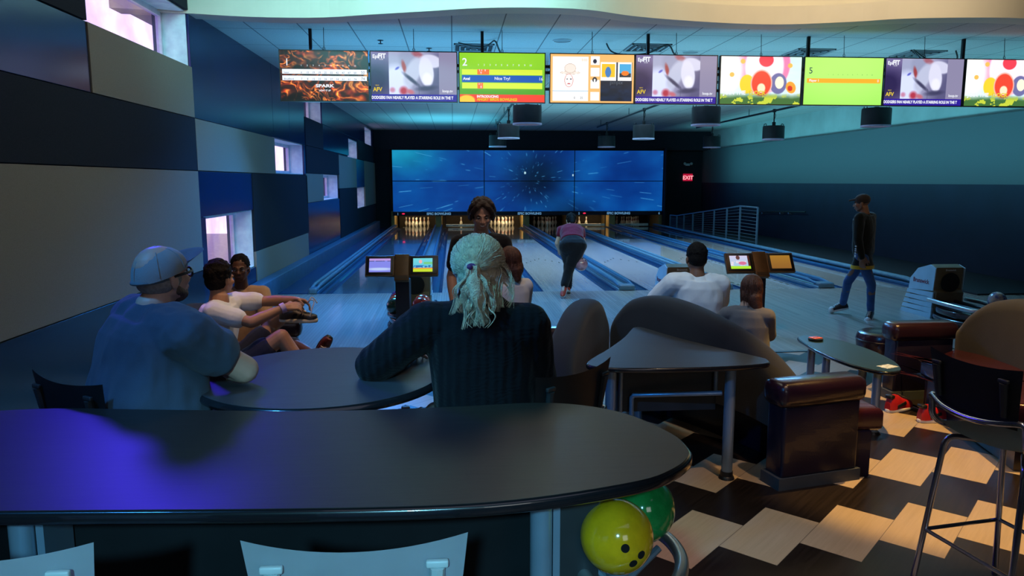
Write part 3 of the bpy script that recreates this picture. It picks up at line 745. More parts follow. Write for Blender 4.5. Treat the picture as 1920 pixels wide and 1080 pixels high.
def picture(name, f, x0, x1, z0, z1, nx, ny, m, parent=None, win=(0, 1, 0, 1)):
    """a lit picture in the XZ plane at y = 0, facing -Y"""
    us = (np.arange(nx)+0.5)/nx; vs = (np.arange(ny)+0.5)/ny
    U, W_ = np.meshgrid(us, vs)
    C_ = lin(np.clip(f(win[0]+(win[1]-win[0])*U, win[2]+(win[3]-win[2])*W_), 0, 1))
    gx = np.linspace(x0, x1, nx+1); gz = np.linspace(z0, z1, ny+1)
    GX, GZ = np.meshgrid(gx, gz)
    co = np.stack([GX.ravel(), np.zeros(GX.size), GZ.ravel()], -1)
    i = np.arange(ny)[:, None]*(nx+1)+np.arange(nx)[None, :]
    fa = np.stack([i, i+1, i+nx+2, i+nx+1], -1).reshape(-1, 4)
    me = bpy.data.meshes.new(name); me.from_pydata(co.tolist(), [], fa.tolist())
    at = me.attributes.new('picture', 'FLOAT_COLOR', 'FACE') if False else me.color_attributes.new('picture', 'FLOAT_COLOR', 'CORNER')
    cc = np.ones((nx*ny, 4, 4)); cc[..., :3] = C_.reshape(-1, 1, 3)
    at.data.foreach_set('color', cc.ravel())
    me.materials.append(m)
    return link(name, me, None, parent)

TVM = picture_mat('television_picture', 1.25)
MON = picture_mat('monitor_picture', 1.0)
white_l = glow('white_lettering', (0.85, 0.88, 0.95), 1.1)
grey_l = glow('grey_lettering', (0.12, 0.14, 0.18), 1.0)
yel_l = glow('yellow_lettering', (0.85, 0.62, 0.05), 1.0)
orange_l = glow('orange_lettering', (0.9, 0.4, 0.05), 1.0)
navy_l = glow('navy_lettering', (0.02, 0.04, 0.10), 1.0)
RX = Matrix.Rotation(PI/2, 4, 'X')
def letters(name, items, m, parent, y=-0.003):
    """items: (string, x, z, size, align)"""
    bm = bmesh.new()
    for it in items:
        s, x, z, size = it[:4]; al = it[4] if len(it) > 4 else 'LEFT'; bold = it[5] if len(it) > 5 else 0.0; sx = it[6] if len(it) > 6 else 1.0
        text_mesh(bm, s, size, Matrix.Translation((x, y, z)) @ RX, al, bold, sx)
    me = bpy.data.meshes.new(name); bm.to_mesh(me); bm.free(); me.materials.append(m)
    return link(name, me, None, parent)

# ------------------------------------------------------------------ row of televisions
TVX = [(-2.274, -1.100), (-1.086, 0.080), (0.094, 1.275), (1.327, 2.507), (2.507, 3.671), (3.702, 4.880), (4.903, 6.072), (6.080, 7.260), (7.276, 8.45)]
TVF = [pic_fire, pic_video, pic_score2, pic_photo, pic_video, pic_pastel, pic_score5, pic_video, pic_pastel]
TVL = ['hanging television with a fiery scoreboard for lane one, leftmost in the row',
 'hanging television showing a gloved-hands video, between the fiery and the green scoreboards',
 'hanging television with a green scoreboard and the number 2',
 'hanging television with an orange-framed photo sketch page',
 'hanging television showing a gloved-hands video, right of the photo sketch screen',
 'hanging television with a bright cartoon-coloured advert, right of the middle hands video',
 'hanging television with a pale green scoreboard and the number 5',
 'hanging television showing a gloved-hands video, right of the pale green scoreboard',
 'hanging television with a bright advert at the right edge of the row']
YT = 10.4
TZ0, TZ1 = 2.915, 3.585
for i, ((x0, x1), f, lb) in enumerate(zip(TVX, TVF, TVL)):
    cx, w, h = (x0+x1)/2, (x1-x0)-0.004, TZ1-TZ0
    t_ = thing('television', lb, 'television', (cx, YT, (TZ0+TZ1)/2), 0, 'televisions hung in a row over the approach')
    k = MB(); e = 0.012
    k.bx(-w/2, w/2, 0.004, 0.06, -h/2, h/2, bev=0.004)
    k.bx(-w/2, -w/2+e, -0.006, 0.01, -h/2, h/2); k.bx(w/2-e, w/2, -0.006, 0.01, -h/2, h/2)
    k.bx(-w/2+e, w/2-e, -0.006, 0.01, h/2-e, h/2); k.bx(-w/2+e, w/2-e, -0.006, 0.01, -h/2, -h/2+e*1.3)
    k.build('bezel', black_plastic, t_, smooth=None)
    s = picture('screen', f, -w/2+e, w/2-e, -h/2+e*1.3, h/2-e, 150, 84, TVM, t_)
    s.location.y = -0.001
    a, b_ = w-2*e, h-2.3*e
    X_ = lambda u: -a/2+u*a
    Z_ = lambda v: -h/2+e*1.3+v*b_
    if f is pic_fire:
        letters('lettering', [('1', X_(0.05), Z_(0.70), 0.13), ('SPARK', X_(0.5), Z_(0.27), 0.055, 'CENTER', 0.002, 1.5), ('LIGHT IT UP', X_(0.5), Z_(0.19), 0.028, 'CENTER', 0.001)]+[(str(q+1), X_(0.24+q*0.068), Z_(0.69), 0.03, 'CENTER') for q in range(10)], white_l, s, -0.004)
        r1 = '6 10 19 19 25 33 42 47 47 50'.split(); r2 = '7 8 15 23 26 37 54 61 61 74'.split()
        letters('score_row', [('Isaac', X_(0.04), Z_(0.545), 0.035), ('Bradford', X_(0.04), Z_(0.415), 0.035), ('50', X_(0.92), Z_(0.55), 0.05), ('74', X_(0.92), Z_(0.42), 0.05)]+[(q, X_(0.24+j*0.068), Z_(0.545), 0.036, 'CENTER') for j, q in enumerate(r1)]+[(q, X_(0.24+j*0.068), Z_(0.415), 0.036, 'CENTER') for j, q in enumerate(r2)], grey_l, s, -0.004)
    elif f is pic_video:
        letters('lettering', [('Epi', X_(0.02), Z_(0.87), 0.066, 'LEFT', 0.002, 0.95), ('FIT', X_(0.085), Z_(0.87), 0.085, 'LEFT', 0.004, 0.9), ('CLUB', X_(0.095), Z_(0.835), 0.022), ('loop.tv', X_(0.83), Z_(0.19), 0.05, 'LEFT', 0.001)], white_l, s, -0.004)
        letters('ticker_lettering', [('DODGERS FAN NEARLY PLAYED A STARRING ROLE IN THE T', X_(0.0), Z_(0.045), 0.054, 'LEFT', 0.0022, 0.735)], white_l, s, -0.004)
        letters('logo', [('AFV', X_(0.02), Z_(0.20), 0.075, 'LEFT', 0.002, 0.9), ('NEW', X_(0.045), Z_(0.31), 0.022)], yel_l, s, -0.004)
    elif f is pic_score2:
        letters('lettering', [('2', X_(0.03), Z_(0.74), 0.14, 'LEFT', 0.002), ('Axel', X_(0.04), Z_(0.45), 0.05, 'LEFT', 0.002), ('Nice Try!', X_(0.5), Z_(0.455), 0.055, 'CENTER', 0.001), ('16', X_(0.93), Z_(0.45), 0.06), ('5 4   8', X_(0.225), Z_(0.63), 0.036), ('9', X_(0.24), Z_(0.57), 0.045), ('0 1', X_(0.22), Z_(0.35), 0.034), ('8', X_(0.24), Z_(0.285), 0.045), ('INTRODUCING', X_(0.20), Z_(0.09), 0.042, 'LEFT', 0.002)]+[(str(q+1), X_(0.22+q*0.068), Z_(0.74), 0.035, 'CENTER') for q in range(10)], white_l, s, -0.004)
        letters('footer_lettering', [('ANGRY BIRDS BOWLING!', X_(0.20), Z_(0.025), 0.05, 'LEFT', 0.002, 0.95)], yel_l, s, -0.004)
    elif f is pic_photo:
        letters('lettering', [('pinpix', X_(0.79), Z_(0.39), 0.075, 'CENTER'), ('0      25', X_(0.28), Z_(0.08), 0.04)], grey_l, s, -0.004)
        letters('timer', [('0:03', X_(0.37), Z_(0.86), 0.045)], orange_l, s, -0.004)
    elif f is pic_pastel:
        letters('lettering', [('JOIN THE', X_(0.04), Z_(0.20), 0.075, 'LEFT', 0.003)], white_l, s, -0.004)
        letters('accent_lettering', [('FLOCK', X_(0.36), Z_(0.20), 0.075, 'LEFT', 0.003)], yel_l, s, -0.004)
    elif f is pic_score5:
        letters('lettering', [('Player 1', X_(0.06), Z_(0.49), 0.045, 'LEFT', 0.001), ('0', X_(0.93), Z_(0.49), 0.05)], white_l, s, -0.004)
        letters('lane_number', [('5', X_(0.05), Z_(0.66), 0.12)]+[(str(q+1), X_(0.30+q*0.062), Z_(0.63), 0.022, 'CENTER') for q in range(10)], navy_l, s, -0.004)
    for q in (-0.22, 0.22): MB().bx(q-0.02, q+0.02, 0.06, 0.10, -0.2, 0.30).build('bracket', dark_metal, t_, smooth=None)
    k = MB(); k.tube([(0, 0.03, h/2-0.02), (-0.012, 0.03, h/2+0.03), (0, 0.03, h/2+0.05), (0.012, 0.03, h/2+0.03), (0.012, 0.03, h/2-0.01)], 0.005, 6)
    k.tube([(0, 0.03, h/2+0.05), (0, 0.05, ZC-(TZ0+TZ1)/2)], 0.004, 6); k.build('hook', black_plastic, t_)
k = MB()
for z in (3.10, 3.32, 3.40): k.bx(-2.1, 8.3, YT+0.10, YT+0.13, z, z+0.04)
for x in np.arange(-1.9, 8.3, 2.3): k.bx(x, x+0.04, YT+0.13, YT+0.17, 3.05, ZC)
tag(k.build('mounting_frame', dark_metal, None, smooth=None), 'black steel mounting frame behind the row of televisions', 'mounting frame')
# loose cables over the televisions
for pts, lb in (([(2.27, 11.2, 3.86), (2.30, 11.0, 3.72), (2.45, 10.9, 3.66), (2.8, 10.9, 3.68), (3.15, 11.1, 3.84), (3.17, 10.8, 3.66), (3.19, 10.5, 3.56)], 'black cables sagging above the photo sketch television'),
                ([(6.75, 10.6, 3.58), (6.80, 10.9, 3.78), (7.05, 11.0, 3.68), (7.4, 11.1, 3.64), (7.75, 11.3, 3.72), (7.83, 11.45, 3.87)], 'black cables sagging above the right hands-video television'),
                ([(0.10, 11.3, 3.86), (0.30, 11.3, 3.82), (0.5, 11.2, 3.80), (0.62, 11.1, 3.86), (0.66, 10.8, 3.7), (0.68, 10.5, 3.56)], 'black cables above the green scoreboard television')):
    sm = smooth_curve(pts, 5)
    tag(MB().tube(sm, 0.012, 6).build('cable', black_plastic), lb, 'cable')
for i, (x, y, lb) in enumerate([(0.34, 11.75, 'grey ceiling air vent above the green scoreboard television'), (2.97, 11.55, 'grey ceiling air vent above the middle hands-video television'), (5.6, 11.75, 'grey ceiling air vent above the pale green scoreboard television'), (7.4, 11.75, 'grey ceiling air vent above the rightmost hands-video television')]):
    t_ = thing('ceiling_vent', lb, 'air vent', (x, y, ZC), 0, 'ceiling vents')
    k = MB(); w = 0.30
    for q in (0.30, 0.22, 0.14, 0.06):
        for (a, b2, c, d) in ((-q, q, -q, -q+0.02), (-q, q, q-0.02, q), (-q, -q+0.02, -q, q), (q-0.02, q, -q, q)):
            k.bx(a, b2, c, d, -0.02-(0.30-q)*0.08, -0.002)
    k.build('louvre', mat('vent_grey', (0.30, 0.32, 0.34), 0.5), t_, smooth=None)
    MB().bx(-0.29, 0.29, -0.29, 0.29, -0.004, 0.0).build('backing', mat('vent_dark', (0.03, 0.03, 0.035), 0.8), t_, smooth=None)
for x, y, lb in ((1.6, 11.1, 'round ceiling speaker left of the photo sketch television'), (3.75, 11.9, 'round ceiling speaker above the first cartoon-coloured television')):
    t_ = thing('ceiling_speaker', lb, 'ceiling speaker', (x, y, ZC), 0, 'round ceiling speakers')
    MB().lathe([(0.0, -0.006), (0.115, -0.006), (0.12, 0)], n=24).build('grille', mat('speaker_grille', (0.25, 0.27, 0.28), 0.7), t_)
    MB().lathe([(0.12, 0), (0.122, -0.012), (0.135, -0.012), (0.145, 0)], n=24).build('rim', mat('speaker_rim', (0.5, 0.5, 0.5), 0.5), t_)
for x, y, lb in ((-1.02, 11.3, 'small ceiling sprinkler left above the fiery television'), (-0.34, 11.9, 'small ceiling sprinkler above the left hands-video television')):
    k = MB(); k.lathe([(0.0, -0.05), (0.035, -0.05), (0.035, -0.045), (0.008, -0.04), (0.008, -0.008), (0.04, -0.006), (0.045, 0)], n=14)
    o = k.build('sprinkler', dark_metal); o.location = (x, y, ZC); tag(o, lb, 'sprinkler', 'ceiling sprinklers')

# ------------------------------------------------------------------ masking screens over the pits
YM = 30.35
mx0, mx1, mz0, mz1 = -2.41, 8.60, 0.635, 3.10
WARP = picture_mat('masking_picture', 0.85)
LB = {(0, 1): 'blue starburst masking screen, upper left of the six', (1, 1): 'blue starburst masking screen, upper middle, with the dark burst centre', (2, 1): 'blue starburst masking screen, upper right, next to the exit sign',
      (0, 0): 'blue starburst masking screen, lower left, over the first pair of lanes', (1, 0): 'blue starburst masking screen, lower middle, over the middle pair of lanes', (2, 0): 'blue starburst masking screen, lower right, over the last pair of lanes'}
for c in range(3):
    for r in range(2):
        w = (mx1-mx0)/3; h = (mz1-mz0)/2
        a, b_ = mx0+c*w, mz0+r*h
        t_ = thing('masking_screen', LB[(c, r)], 'masking screen', (a+w/2, YM, b_+h/2), 0, 'masking screens above the pins')
        MB().bx(-w/2+0.003, w/2-0.003, 0.01, 0.10, -h/2+0.003, h/2-0.003).build('casing', black_plastic, t_, smooth=None)
        picture('screen', pic_warp, -w/2+0.016, w/2-0.016, -h/2+0.014, h/2-0.014, 150, 60, WARP, t_, (c/3, (c+1)/3, r/2, (r+1)/2)).location.y = 0.005
t_ = thing('masking_fascia', 'dark strip under the masking screens with lane numbers and EPIC BOWLING lettering', 'fascia', (0, YM-0.02, 0))
MB().bx(mx0, mx1, 0, 0.12, 0.49, mz0-0.004).build('board', mat('fascia_navy', (0.006, 0.012, 0.035), 0.5), t_, smooth=None)
w = (mx1-mx0)/3
let = glow('fascia_lettering', (0.10, 0.24, 0.42), 0.9)
for c in range(3):
    x = mx0+c*w
    letters('lettering', [('EPIC BOWLING', x+w*0.5, 0.52, 0.125, 'CENTER', 0.007, 1.12)], let, t_, -0.004)
    letters('lane_number', [(str(2*c+1), x+0.2, 0.515, 0.13, 'CENTER', 0.004)], let, t_, -0.004)
    letters('lane_number', [(str(2*c+2), x+w-0.14, 0.515, 0.13, 'CENTER', 0.004)], let, t_, -0.004)
for x in (mx0+0.42, mx0+2*w+0.42):
    MB().sphere((x, -0.01, 0.565), (0.06, 0.015, 0.025), 12).build('indicator', glow('red_indicator', (1.0, 0.02, 0.08), 1.5), t_)

# pits, kickbacks, pins
kick_m = mat('kickback_panel', (0.42, 0.30, 0.12), 0.6)
dark_pit = mat('pit_curtain', (0.04, 0.032, 0.026), 0.8)
edges = [-2.42]+[(LX[i][1]+LX[i+1][0])/2 for i in range(5)]+[8.55]
for i, x in enumerate(edges):
    hw = 0.13 if i in (1, 3, 5) else 0.07
    tag(MB().bx(x-hw, x+hw, 30.45, 32.2, -0.1, 0.66, bev=0.01).build('kickback', kick_m), ['wooden kickback panel beside the first lane pins', 'broad kickback panel between the first and second pin decks', 'slim kickback panel between the second and third pin decks', 'broad kickback panel between the third and fourth pin decks', 'slim kickback panel between the fourth and fifth pin decks', 'broad kickback panel between the fifth and sixth pin decks', 'kickback panel at the right end beyond the sixth pins'][i], 'kickback panel', 'kickback panels between the pits')
for i, (a, b_) in enumerate(LX):
    tag(MB().bx(edges[i]+0.14, edges[i+1]-0.14, 32.0, 32.05, -0.3, 0.8).build('pit_cushion', dark_pit, smooth=None), 'dark pit cushion behind the %s lane pins' % LANE_WORD[i], 'pit cushion', 'pit cushions')
PITL = [3.2, 2.2, 4.2, 0.12, 2.4, 0.10]
for i, (a, b_) in enumerate(LX):
    lamp('pin_deck_lamp', 'AREA', ((a+b_)/2, 30.55, 0.62), PITL[i]*3.2, (1.0, 0.72, 0.36), 1.2, ((a+b_)/2, 31.0, 0.1), sy=0.1)
pin_white = mat('pin_white', (0.82, 0.80, 0.74), 0.25, coat=0.5, var=0.03); pin_red = mat('pin_red', (0.55, 0.02, 0.02), 0.3)
def pin_mesh():
    prof = [(0.0, 0), (0.0258, 0), (0.0288, 0.019), (0.045, 0.057), (0.0572, 0.099), (0.0605, 0.1145), (0.0558, 0.149), (0.0455, 0.184), (0.032, 0.217), (0.0232, 0.254), (0.0236, 0.276), (0.0285, 0.31), (0.0323, 0.343), (0.029, 0.366), (0.018, 0.378), (0.0, 0.381)]
    sm = [(p[0], p[2]) for p in [(v.x, 0, v.z) for v in smooth_curve([(r, 0, z) for r, z in prof], 3)]]
    k = MB(); k.lathe([(max(0, r), z) for r, z in sm], n=20)
    me = k.mesh('bowling_pin', 180); me.materials.append(pin_white); me.materials.append(pin_red)
    for p in me.polygons:
        z = p.center.z
        if 0.228 < z < 0.244 or 0.262 < z < 0.280: p.material_index = 1
    return me
PM = pin_mesh()
full = [(r, c) for r in range(4) for c in range(r+1)]
for i, (a, b_) in enumerate(LX):
    cx = (a+b_)/2; y0 = 30.84
    if i in (0, 2, 3, 5): st = full
    elif i == 1: st = [(2, 1)]
    else: st = [(2, 0), (2, 1)]
    for r, c in st:
        o = link('bowling_pin', PM); o.location = (cx+(c-r/2)*0.305, y0+r*0.264, 0.0 if i not in (1, 4) else 0.0)
        tone = {0: 'bright white', 2: 'bright white', 3: 'dimly lit', 5: 'dark unlit', 1: '', 4: ''}[i]
        place = [['front head pin'], ['second row left', 'second row right'], ['third row left', 'third row middle', 'third row right'], ['back row far left', 'back row inner left', 'back row inner right', 'back row far right']][r][c]
        g = '%s bowling pin on the %s lane, %s' % (tone, LANE_WORD[i], place)
        if i == 1: g = 'single white bowling pin standing above the sweep bar of the second lane'
        if i == 4: g = ['white bowling pin, left one of the two left on the fifth lane', 'white bowling pin, right one of the two left on the fifth lane'][c]
        tag(o, g, 'bowling pin', 'bowling pins on the %s lane' % LANE_WORD[i])
for i in (1, 4, 5):
    a, b_ = LX[i]
    t_ = thing('sweep_bar', ['', 'white sweep bar lowered before the single pin of the second lane', '', '', 'white sweep bar lowered before the two pins of the fifth lane', 'dim sweep bar lowered across the unlit sixth lane'][i], 'sweep bar', ((a+b_)/2, 30.5, 0), 0, 'sweep bars')
    MB().bx(-0.62, 0.62, 0, 0.04, 0.03, 0.13, bev=0.01).build('board', mat('sweep_white', (0.75, 0.74, 0.68), 0.4), t_)
    k = MB(); k.bx(-0.66, -0.62, 0, 0.05, 0.03, 0.5); k.bx(0.62, 0.66, 0, 0.05, 0.03, 0.5); k.build('arm', dark_metal, t_, smooth=None)
    MB().bx(-0.35, -0.12, -0.003, 0.0, 0.06, 0.10).build('label', mat('sweep_label', (0.3, 0.3, 0.32), 0.4), t_, smooth=None)

# ------------------------------------------------------------------ exit sign and emergency light
t_ = thing('exit_sign', 'red lit EXIT sign on the dark far wall', 'exit sign', (9.885, YF-0.62 if False else YF, 2.02))
MB().bx(-0.20, 0.20, -0.06, 0, -0.15, 0.15, bev=0.01).build('housing', glow('exit_red', (0.55, 0.01, 0.05), 0.8), t_)
letters('lettering', [('EXIT', 0, -0.085, 0.22, 'CENTER', 0.006)], glow('exit_letter', (1.0, 0.35, 0.40), 1.3), t_, -0.064)
t_ = thing('emergency_light', 'white twin-head emergency light above the exit sign', 'emergency light', (9.86, YF, 2.56))
MB().bx(-0.10, 0.10, -0.07, 0, -0.06, 0.04, bev=0.02).build('housing', mat('emergency_white', (0.6, 0.66, 0.7), 0.5), t_)
for s in (-1, 1): MB().lathe([(0, 0), (0.05, 0), (0.06, 0.05), (0.03, 0.09), (0, 0.09)], (s*0.14, -0.06, 0.03), 14, Matrix.Rotation(PI/2, 4, 'X')).build('lamp_head', mat('emergency_white', (0, 0, 0)), t_)

# ------------------------------------------------------------------ pendant drums on ceiling pipes
drum_m = mat('drum_black', (0.020, 0.022, 0.028), 0.45, 0.3)
lens_m = mat('drum_rim_pale', (0.55, 0.50, 0.70), 0.4); lens_g = glow('drum_lens', (0.30, 0.34, 0.55), 0.25)
def pendant(x, y, z, lb):
    t_ = thing('pendant_drum', lb, 'pendant lamp', (x, y, z), 0, 'black drum pendants over the lanes')
    R, h = 0.275, 0.36
    MB().lathe([(0.0, h/2), (R-0.01, h/2), (R, h/2-0.02), (R, -h/2+0.03), (R-0.01, -h/2+0.03), (R-0.01, h/2-0.03), (0.0, h/2-0.03)], n=36).build('shell', drum_m, t_)
    MB().lathe([(R-0.01, -h/2+0.03), (R+0.006, -h/2+0.03), (R+0.006, -h/2), (R-0.012, -h/2), (R-0.012, -h/2+0.03)], n=36).build('rim', lens_m, t_)
    MB().lathe([(0.0, -h/2+0.012), (R-0.012, -h/2+0.012), (R-0.012, -h/2+0.02), (0, -h/2+0.02)], n=36).build('lens', lens_g, t_)
    for s in (-1, 1):
        MB().tube([(s*0.20, 0, h/2-0.01), (s*0.20, 0, h/2+0.04), (s*0.22, 0, h/2+0.055), (s*0.26, 0, h/2+0.04), (s*0.265, 0, h/2-0.06)], 0.010, 8).build('handle', drum_m, t_)
    k = MB(); k.tube([(0, 0, h/2-0.01), (0, 0, 0.42+h/2)], 0.018, 8); k.tube([(0, 0, h/2), (0, 0, h/2+0.10)], 0.045, 12); k.build('stem', drum_m, t_)
    k = MB(); pts = [(0.02*math.cos(q*1.1)+0.02, 0.02*math.sin(q*1.1), h/2+0.02+q*0.045) for q in range(9)]; k.tube(pts, 0.006, 6); k.build('power_cord', black_plastic, t_)
w_ = ['nearest of the three', 'middle one of the three', 'farthest of the three']; c_ = ['left', 'middle', 'right']
for j, y in enumerate((14.5, 19.3, 24.0)):
    for i, x in enumerate((1.43, 4.92, 8.37)):
        pendant(x, y, 3.11, 'black drum pendant, %s on the %s ceiling pipe' % (w_[j], c_[i]))
for i, x in enumerate((1.43, 4.92, 8.37)):
    t_ = thing('ceiling_pipe', 'black lighting pipe under the ceiling carrying the %s row of drums' % c_[i], 'lighting pipe', (x, 0, 0), 0, 'lighting pipes')
    MB().tube([(0, 13.2, 3.68), (0, 25.6, 3.68)], 0.028, 10).build('pipe', drum_m, t_)
    for y in (13.6, 16.5, 21.0, 25.0): MB().tube([(0, y, 3.68), (0, y, ZC)], 0.008, 6).build('drop_rod', drum_m, t_)
    for y in (14.5, 19.3, 24.0): MB().box((0, y, 3.68), (0.07, 0.09, 0.09), bev=0.01).build('clamp', drum_m, t_)

# ------------------------------------------------------------------ walkway railing, wall handrail
rail_blue = mat('railing_steel', (0.25, 0.42, 0.55), 0.35, 0.5)
def rtop(y):
    return 1.12 if y <= 22 else 1.12-0.60*(y-22)/(28.6-22) if y < 28.6 else 0.52
t_ = thing('walkway_railing', 'steel railing with horizontal wires beside the sixth lane', 'railing', (8.63, 0, 0))
ysr = [20.7, 22.0, 23.1, 24.25, 25.35, 26.45, 27.5, 28.4, 29.3]
MB().tube([(0, y, rtop(y)) for y in ysr], 0.022, 8).build('top_rail', rail_blue, t_)
for y in ysr: MB().bx(-0.022, 0.022, y-0.022, y+0.022, 0.03, rtop(y)).build('post', rail_blue, t_, smooth=None)
for n in range(10):
    MB().tube([(0, y, 0.03+(rtop(y)-0.08)*(n+1)/10.5) for y in ysr], 0.006, 5).build('wire', rail_blue, t_)
t_ = thing('handrail', 'dark handrail with small brackets on the right wall past the railing', 'handrail', (XR-0.08, 0, 0))
MB().tube([(0, 21.5, 0.96), (0, 24.2, 0.86), (0, 28.5, 0.5)], 0.02, 8).build('rail', dark_metal, t_)
for y, z in ((22.6, 0.90), (23.2, 0.88), (24.6, 0.82), (26.5, 0.66)): MB().bx(-0.02, 0.08, y-0.03, y+0.03, z-0.05, z).build('bracket', mat('bracket_steel', (0.6, 0.62, 0.65), 0.2, 0.8), t_, smooth=None)

# ------------------------------------------------------------------ ball returns with balls
hood_side = mat('hood_side_pale', (0.42, 0.60, 0.74), 0.4, var=0.05)
hood_front = mat('hood_front_bronze', (0.16, 0.115, 0.06), 0.5)
rack_m = mat('rack_dark', (0.035, 0.02, 0.025), 0.25, coat=0.6)
def ball_mat(name, c, c2=None):
    if name in MATS: return MATS[name]
    m, t, b = nt(name); v = coords(t)
    c2 = c2 or tuple(q*0.45 for q in c)
    t.links.new(ramp(t, noise_n(t, v, 14, 5, 0.7), [(0.38, c), (0.62, c2)]), b.inputs['Base Color'])
    b.inputs['Roughness'].default_value = 0.12; b.inputs['Coat Weight'].default_value = 0.6
    MATS[name] = m; return m
hole_m = mat('hole_black', (0.004, 0.004, 0.004), 0.9)
def ball(loc, m, lb, holes=(0, -0.6, 0.6), grp=None, R=0.108):
    me = MB().sphere((0, 0, 0), R, 40).mesh('bowling_ball', 180)
    o = link('bowling_ball', me, m); o.location = loc
    tag(o, lb, 'bowling ball', grp)
    d = V(holes).normalized(); s = d.orthogonal().normalized(); u = d.cross(s)
    k_ = 0
    for (a, b_) in ((-0.017, 0.0), (0.017, 0.0), (0.0, -0.062)):
        dd = (d*R + s*a + u*b_).normalized()
        q = MB(); q.lathe([(0, 0.0015), (0.0125, 0.0010), (0.0125, -0.01), (0, -0.01)], n=16, M=dd.to_track_quat('Z', 'Y').to_matrix().to_4x4())
        h = q.build('finger_hole', hole_m, o); h.location = dd*R*0.999
        k_ += 1
    return o
def ball_return(x, y, lb):
    t_ = thing('ball_return', lb, 'ball return', (x, y, 0), 0, 'ball returns between the lane pairs')
    # hood: side profile extruded across
    prof = [(-0.02, 0.02), (-0.05, 0.36), (0.0, 0.40), (-0.02, 0.70), (0.10, 0.735), (0.36, 0.66), (0.50, 0.50), (0.60, 0.02)]
    M = Matrix(((0, 0, 1, 0), (1, 0, 0, 0), (0, 1, 0, 0), (0, 0, 0, 1)))
    k = MB(); k.prism(prof, -0.20, 0.20, 0.02, M); k.build('hood', hood_front, t_)
    for s in (-1, 1):
        k = MB(); pr = [(p[0]*1.02, p[1]) for p in prof[2:]]; pr[0] = (0.0, 0.38)
        k.prism([(0.0, 0.38), (-0.03, 0.69), (0.10, 0.73), (0.36, 0.655), (0.52, 0.50), (0.55, 0.34)], 0.202 if s > 0 else -0.214, 0.214 if s > 0 else -0.202, 0, M)
        for q in range(5):
            zz = 0.36-q*0.072; ex = q*0.025
            k.prism([(-0.01, zz-0.072), (-0.02, zz), (0.56+ex, zz-0.02), (0.58+ex, zz-0.072)], (0.203 if s > 0 else -0.22-q*0.003), (0.22+q*0.003 if s > 0 else -0.203), 0, M)
        k.build('side_panel', hood_side, t_, smooth=None)
        bm = bmesh.new(); R_ = Matrix.Rotation(-PI/2, 4, 'Z') if s < 0 else Matrix.Rotation(PI/2, 4, 'Z')
        text_mesh(bm, 'Brunswick', 0.085, Matrix.Translation((s*0.216, 0.45 if s < 0 else 0.05, 0.46)) @ R_ @ RX, 'LEFT', 0.002)
        me = bpy.data.meshes.new('lettering'); bm.to_mesh(me); bm.free(); link('lettering', me, mat('lettering_red', (0.25, 0.02, 0.05), 0.5), t_)
    k = MB(); k.lathe([(0.13, 0.0), (0.13, 0.012), (0.0, 0.012)], (0, -0.035, 0.50), 30, Matrix.Rotation(PI/2, 4, 'X')); k.build('ball_opening', hole_m, t_)
    letters('maker_lettering', [('Brunswick', 0, 0.655, 0.035, 'CENTER', 0.001)], mat('lettering_silver', (0.6, 0.6, 0.6), 0.4), t_, -0.035)
    # rack arms towards the bowlers
    for s in (-1, 1):
        MB().tube([(s*0.27, 0.0, 0.26), (s*0.29, -0.3, 0.26), (s*0.27, -0.85, 0.25), (s*0.19, -0.98, 0.25), (0, -1.03, 0.25)], 0.030, 12).build('rack_rail', brushed if x > 6 else rack_m, t_)
        MB().tube([(s*0.09, 0.0, 0.24), (s*0.09, -0.95, 0.23)], 0.022, 10).build('rack_rail', dark_metal, t_)
    k = MB(); out = [(0.27*math.cos(a)*(1.12 if abs(math.sin(a)) < 0.9 else 1.0), -0.46+0.55*math.sin(a)) for a in [q*2*PI/32 for q in range(32)]]
    k.prism(out, 0.10, 0.19, 0.03); k.build('tray', rack_m, t_)
    k = MB(); k.prism([(p[0]*1.1, -0.46+(p[1]+0.46)*1.04) for p in out], 0.02, 0.085, 0.025); k.build('base', rack_m, t_)
    k = MB(); k.bx(-0.10, 0.10, -0.9, -0.1, 0.19, 0.225); k.build('center_rib', black_plastic, t_, smooth=None)
    return t_
RET = [(-0.52, 9.95), (3.11, 9.95), (6.74, 9.62)]
ball_return(*RET[0], 'dark ball return between the first two lanes, behind the left console')
ball_return(*RET[1], 'ball return between the third and fourth lanes, hidden behind the white-shirted man')
ball_return(*RET[2], 'ball return with pale blue sides at the right of the approach')
bx_, by_ = RET[0]
bz = 0.345
for dx, dy, m, lb in ((-0.20, -0.84, ball_mat('ball_green_swirl', (0.01, 0.10, 0.06), (0.10, 0.09, 0.03)), 'dark green bowling ball, nearest in the left rack'),
        (-0.20, -0.62, ball_mat('ball_orange', (0.75, 0.10, 0.02), (0.55, 0.05, 0.01)), 'orange bowling ball just behind the dark green one'),
        (-0.20, -0.40, ball_mat('ball_red', (0.50, 0.01, 0.02)), 'red bowling ball behind the orange one in the left rack'),
        (-0.20, -0.18, ball_mat('ball_purple', (0.08, 0.02, 0.20)), 'purple bowling ball farthest in the left rack'),
        (0.11, -0.82, ball_mat('ball_red_orange', (0.85, 0.06, 0.02), (0.70, 0.02, 0.02)), 'glossy red-orange bowling ball, nearer of the right rack pair'),
        (0.12, -0.59, ball_mat('ball_scarlet', (0.80, 0.05, 0.02), (0.60, 0.10, 0.02)), 'scarlet bowling ball behind the red-orange one')):
    ball((bx_+dx, by_+dy, bz), m, lb, (0.2, -0.5, 0.9), 'bowling balls on the left rack')
bx_, by_ = RET[2]
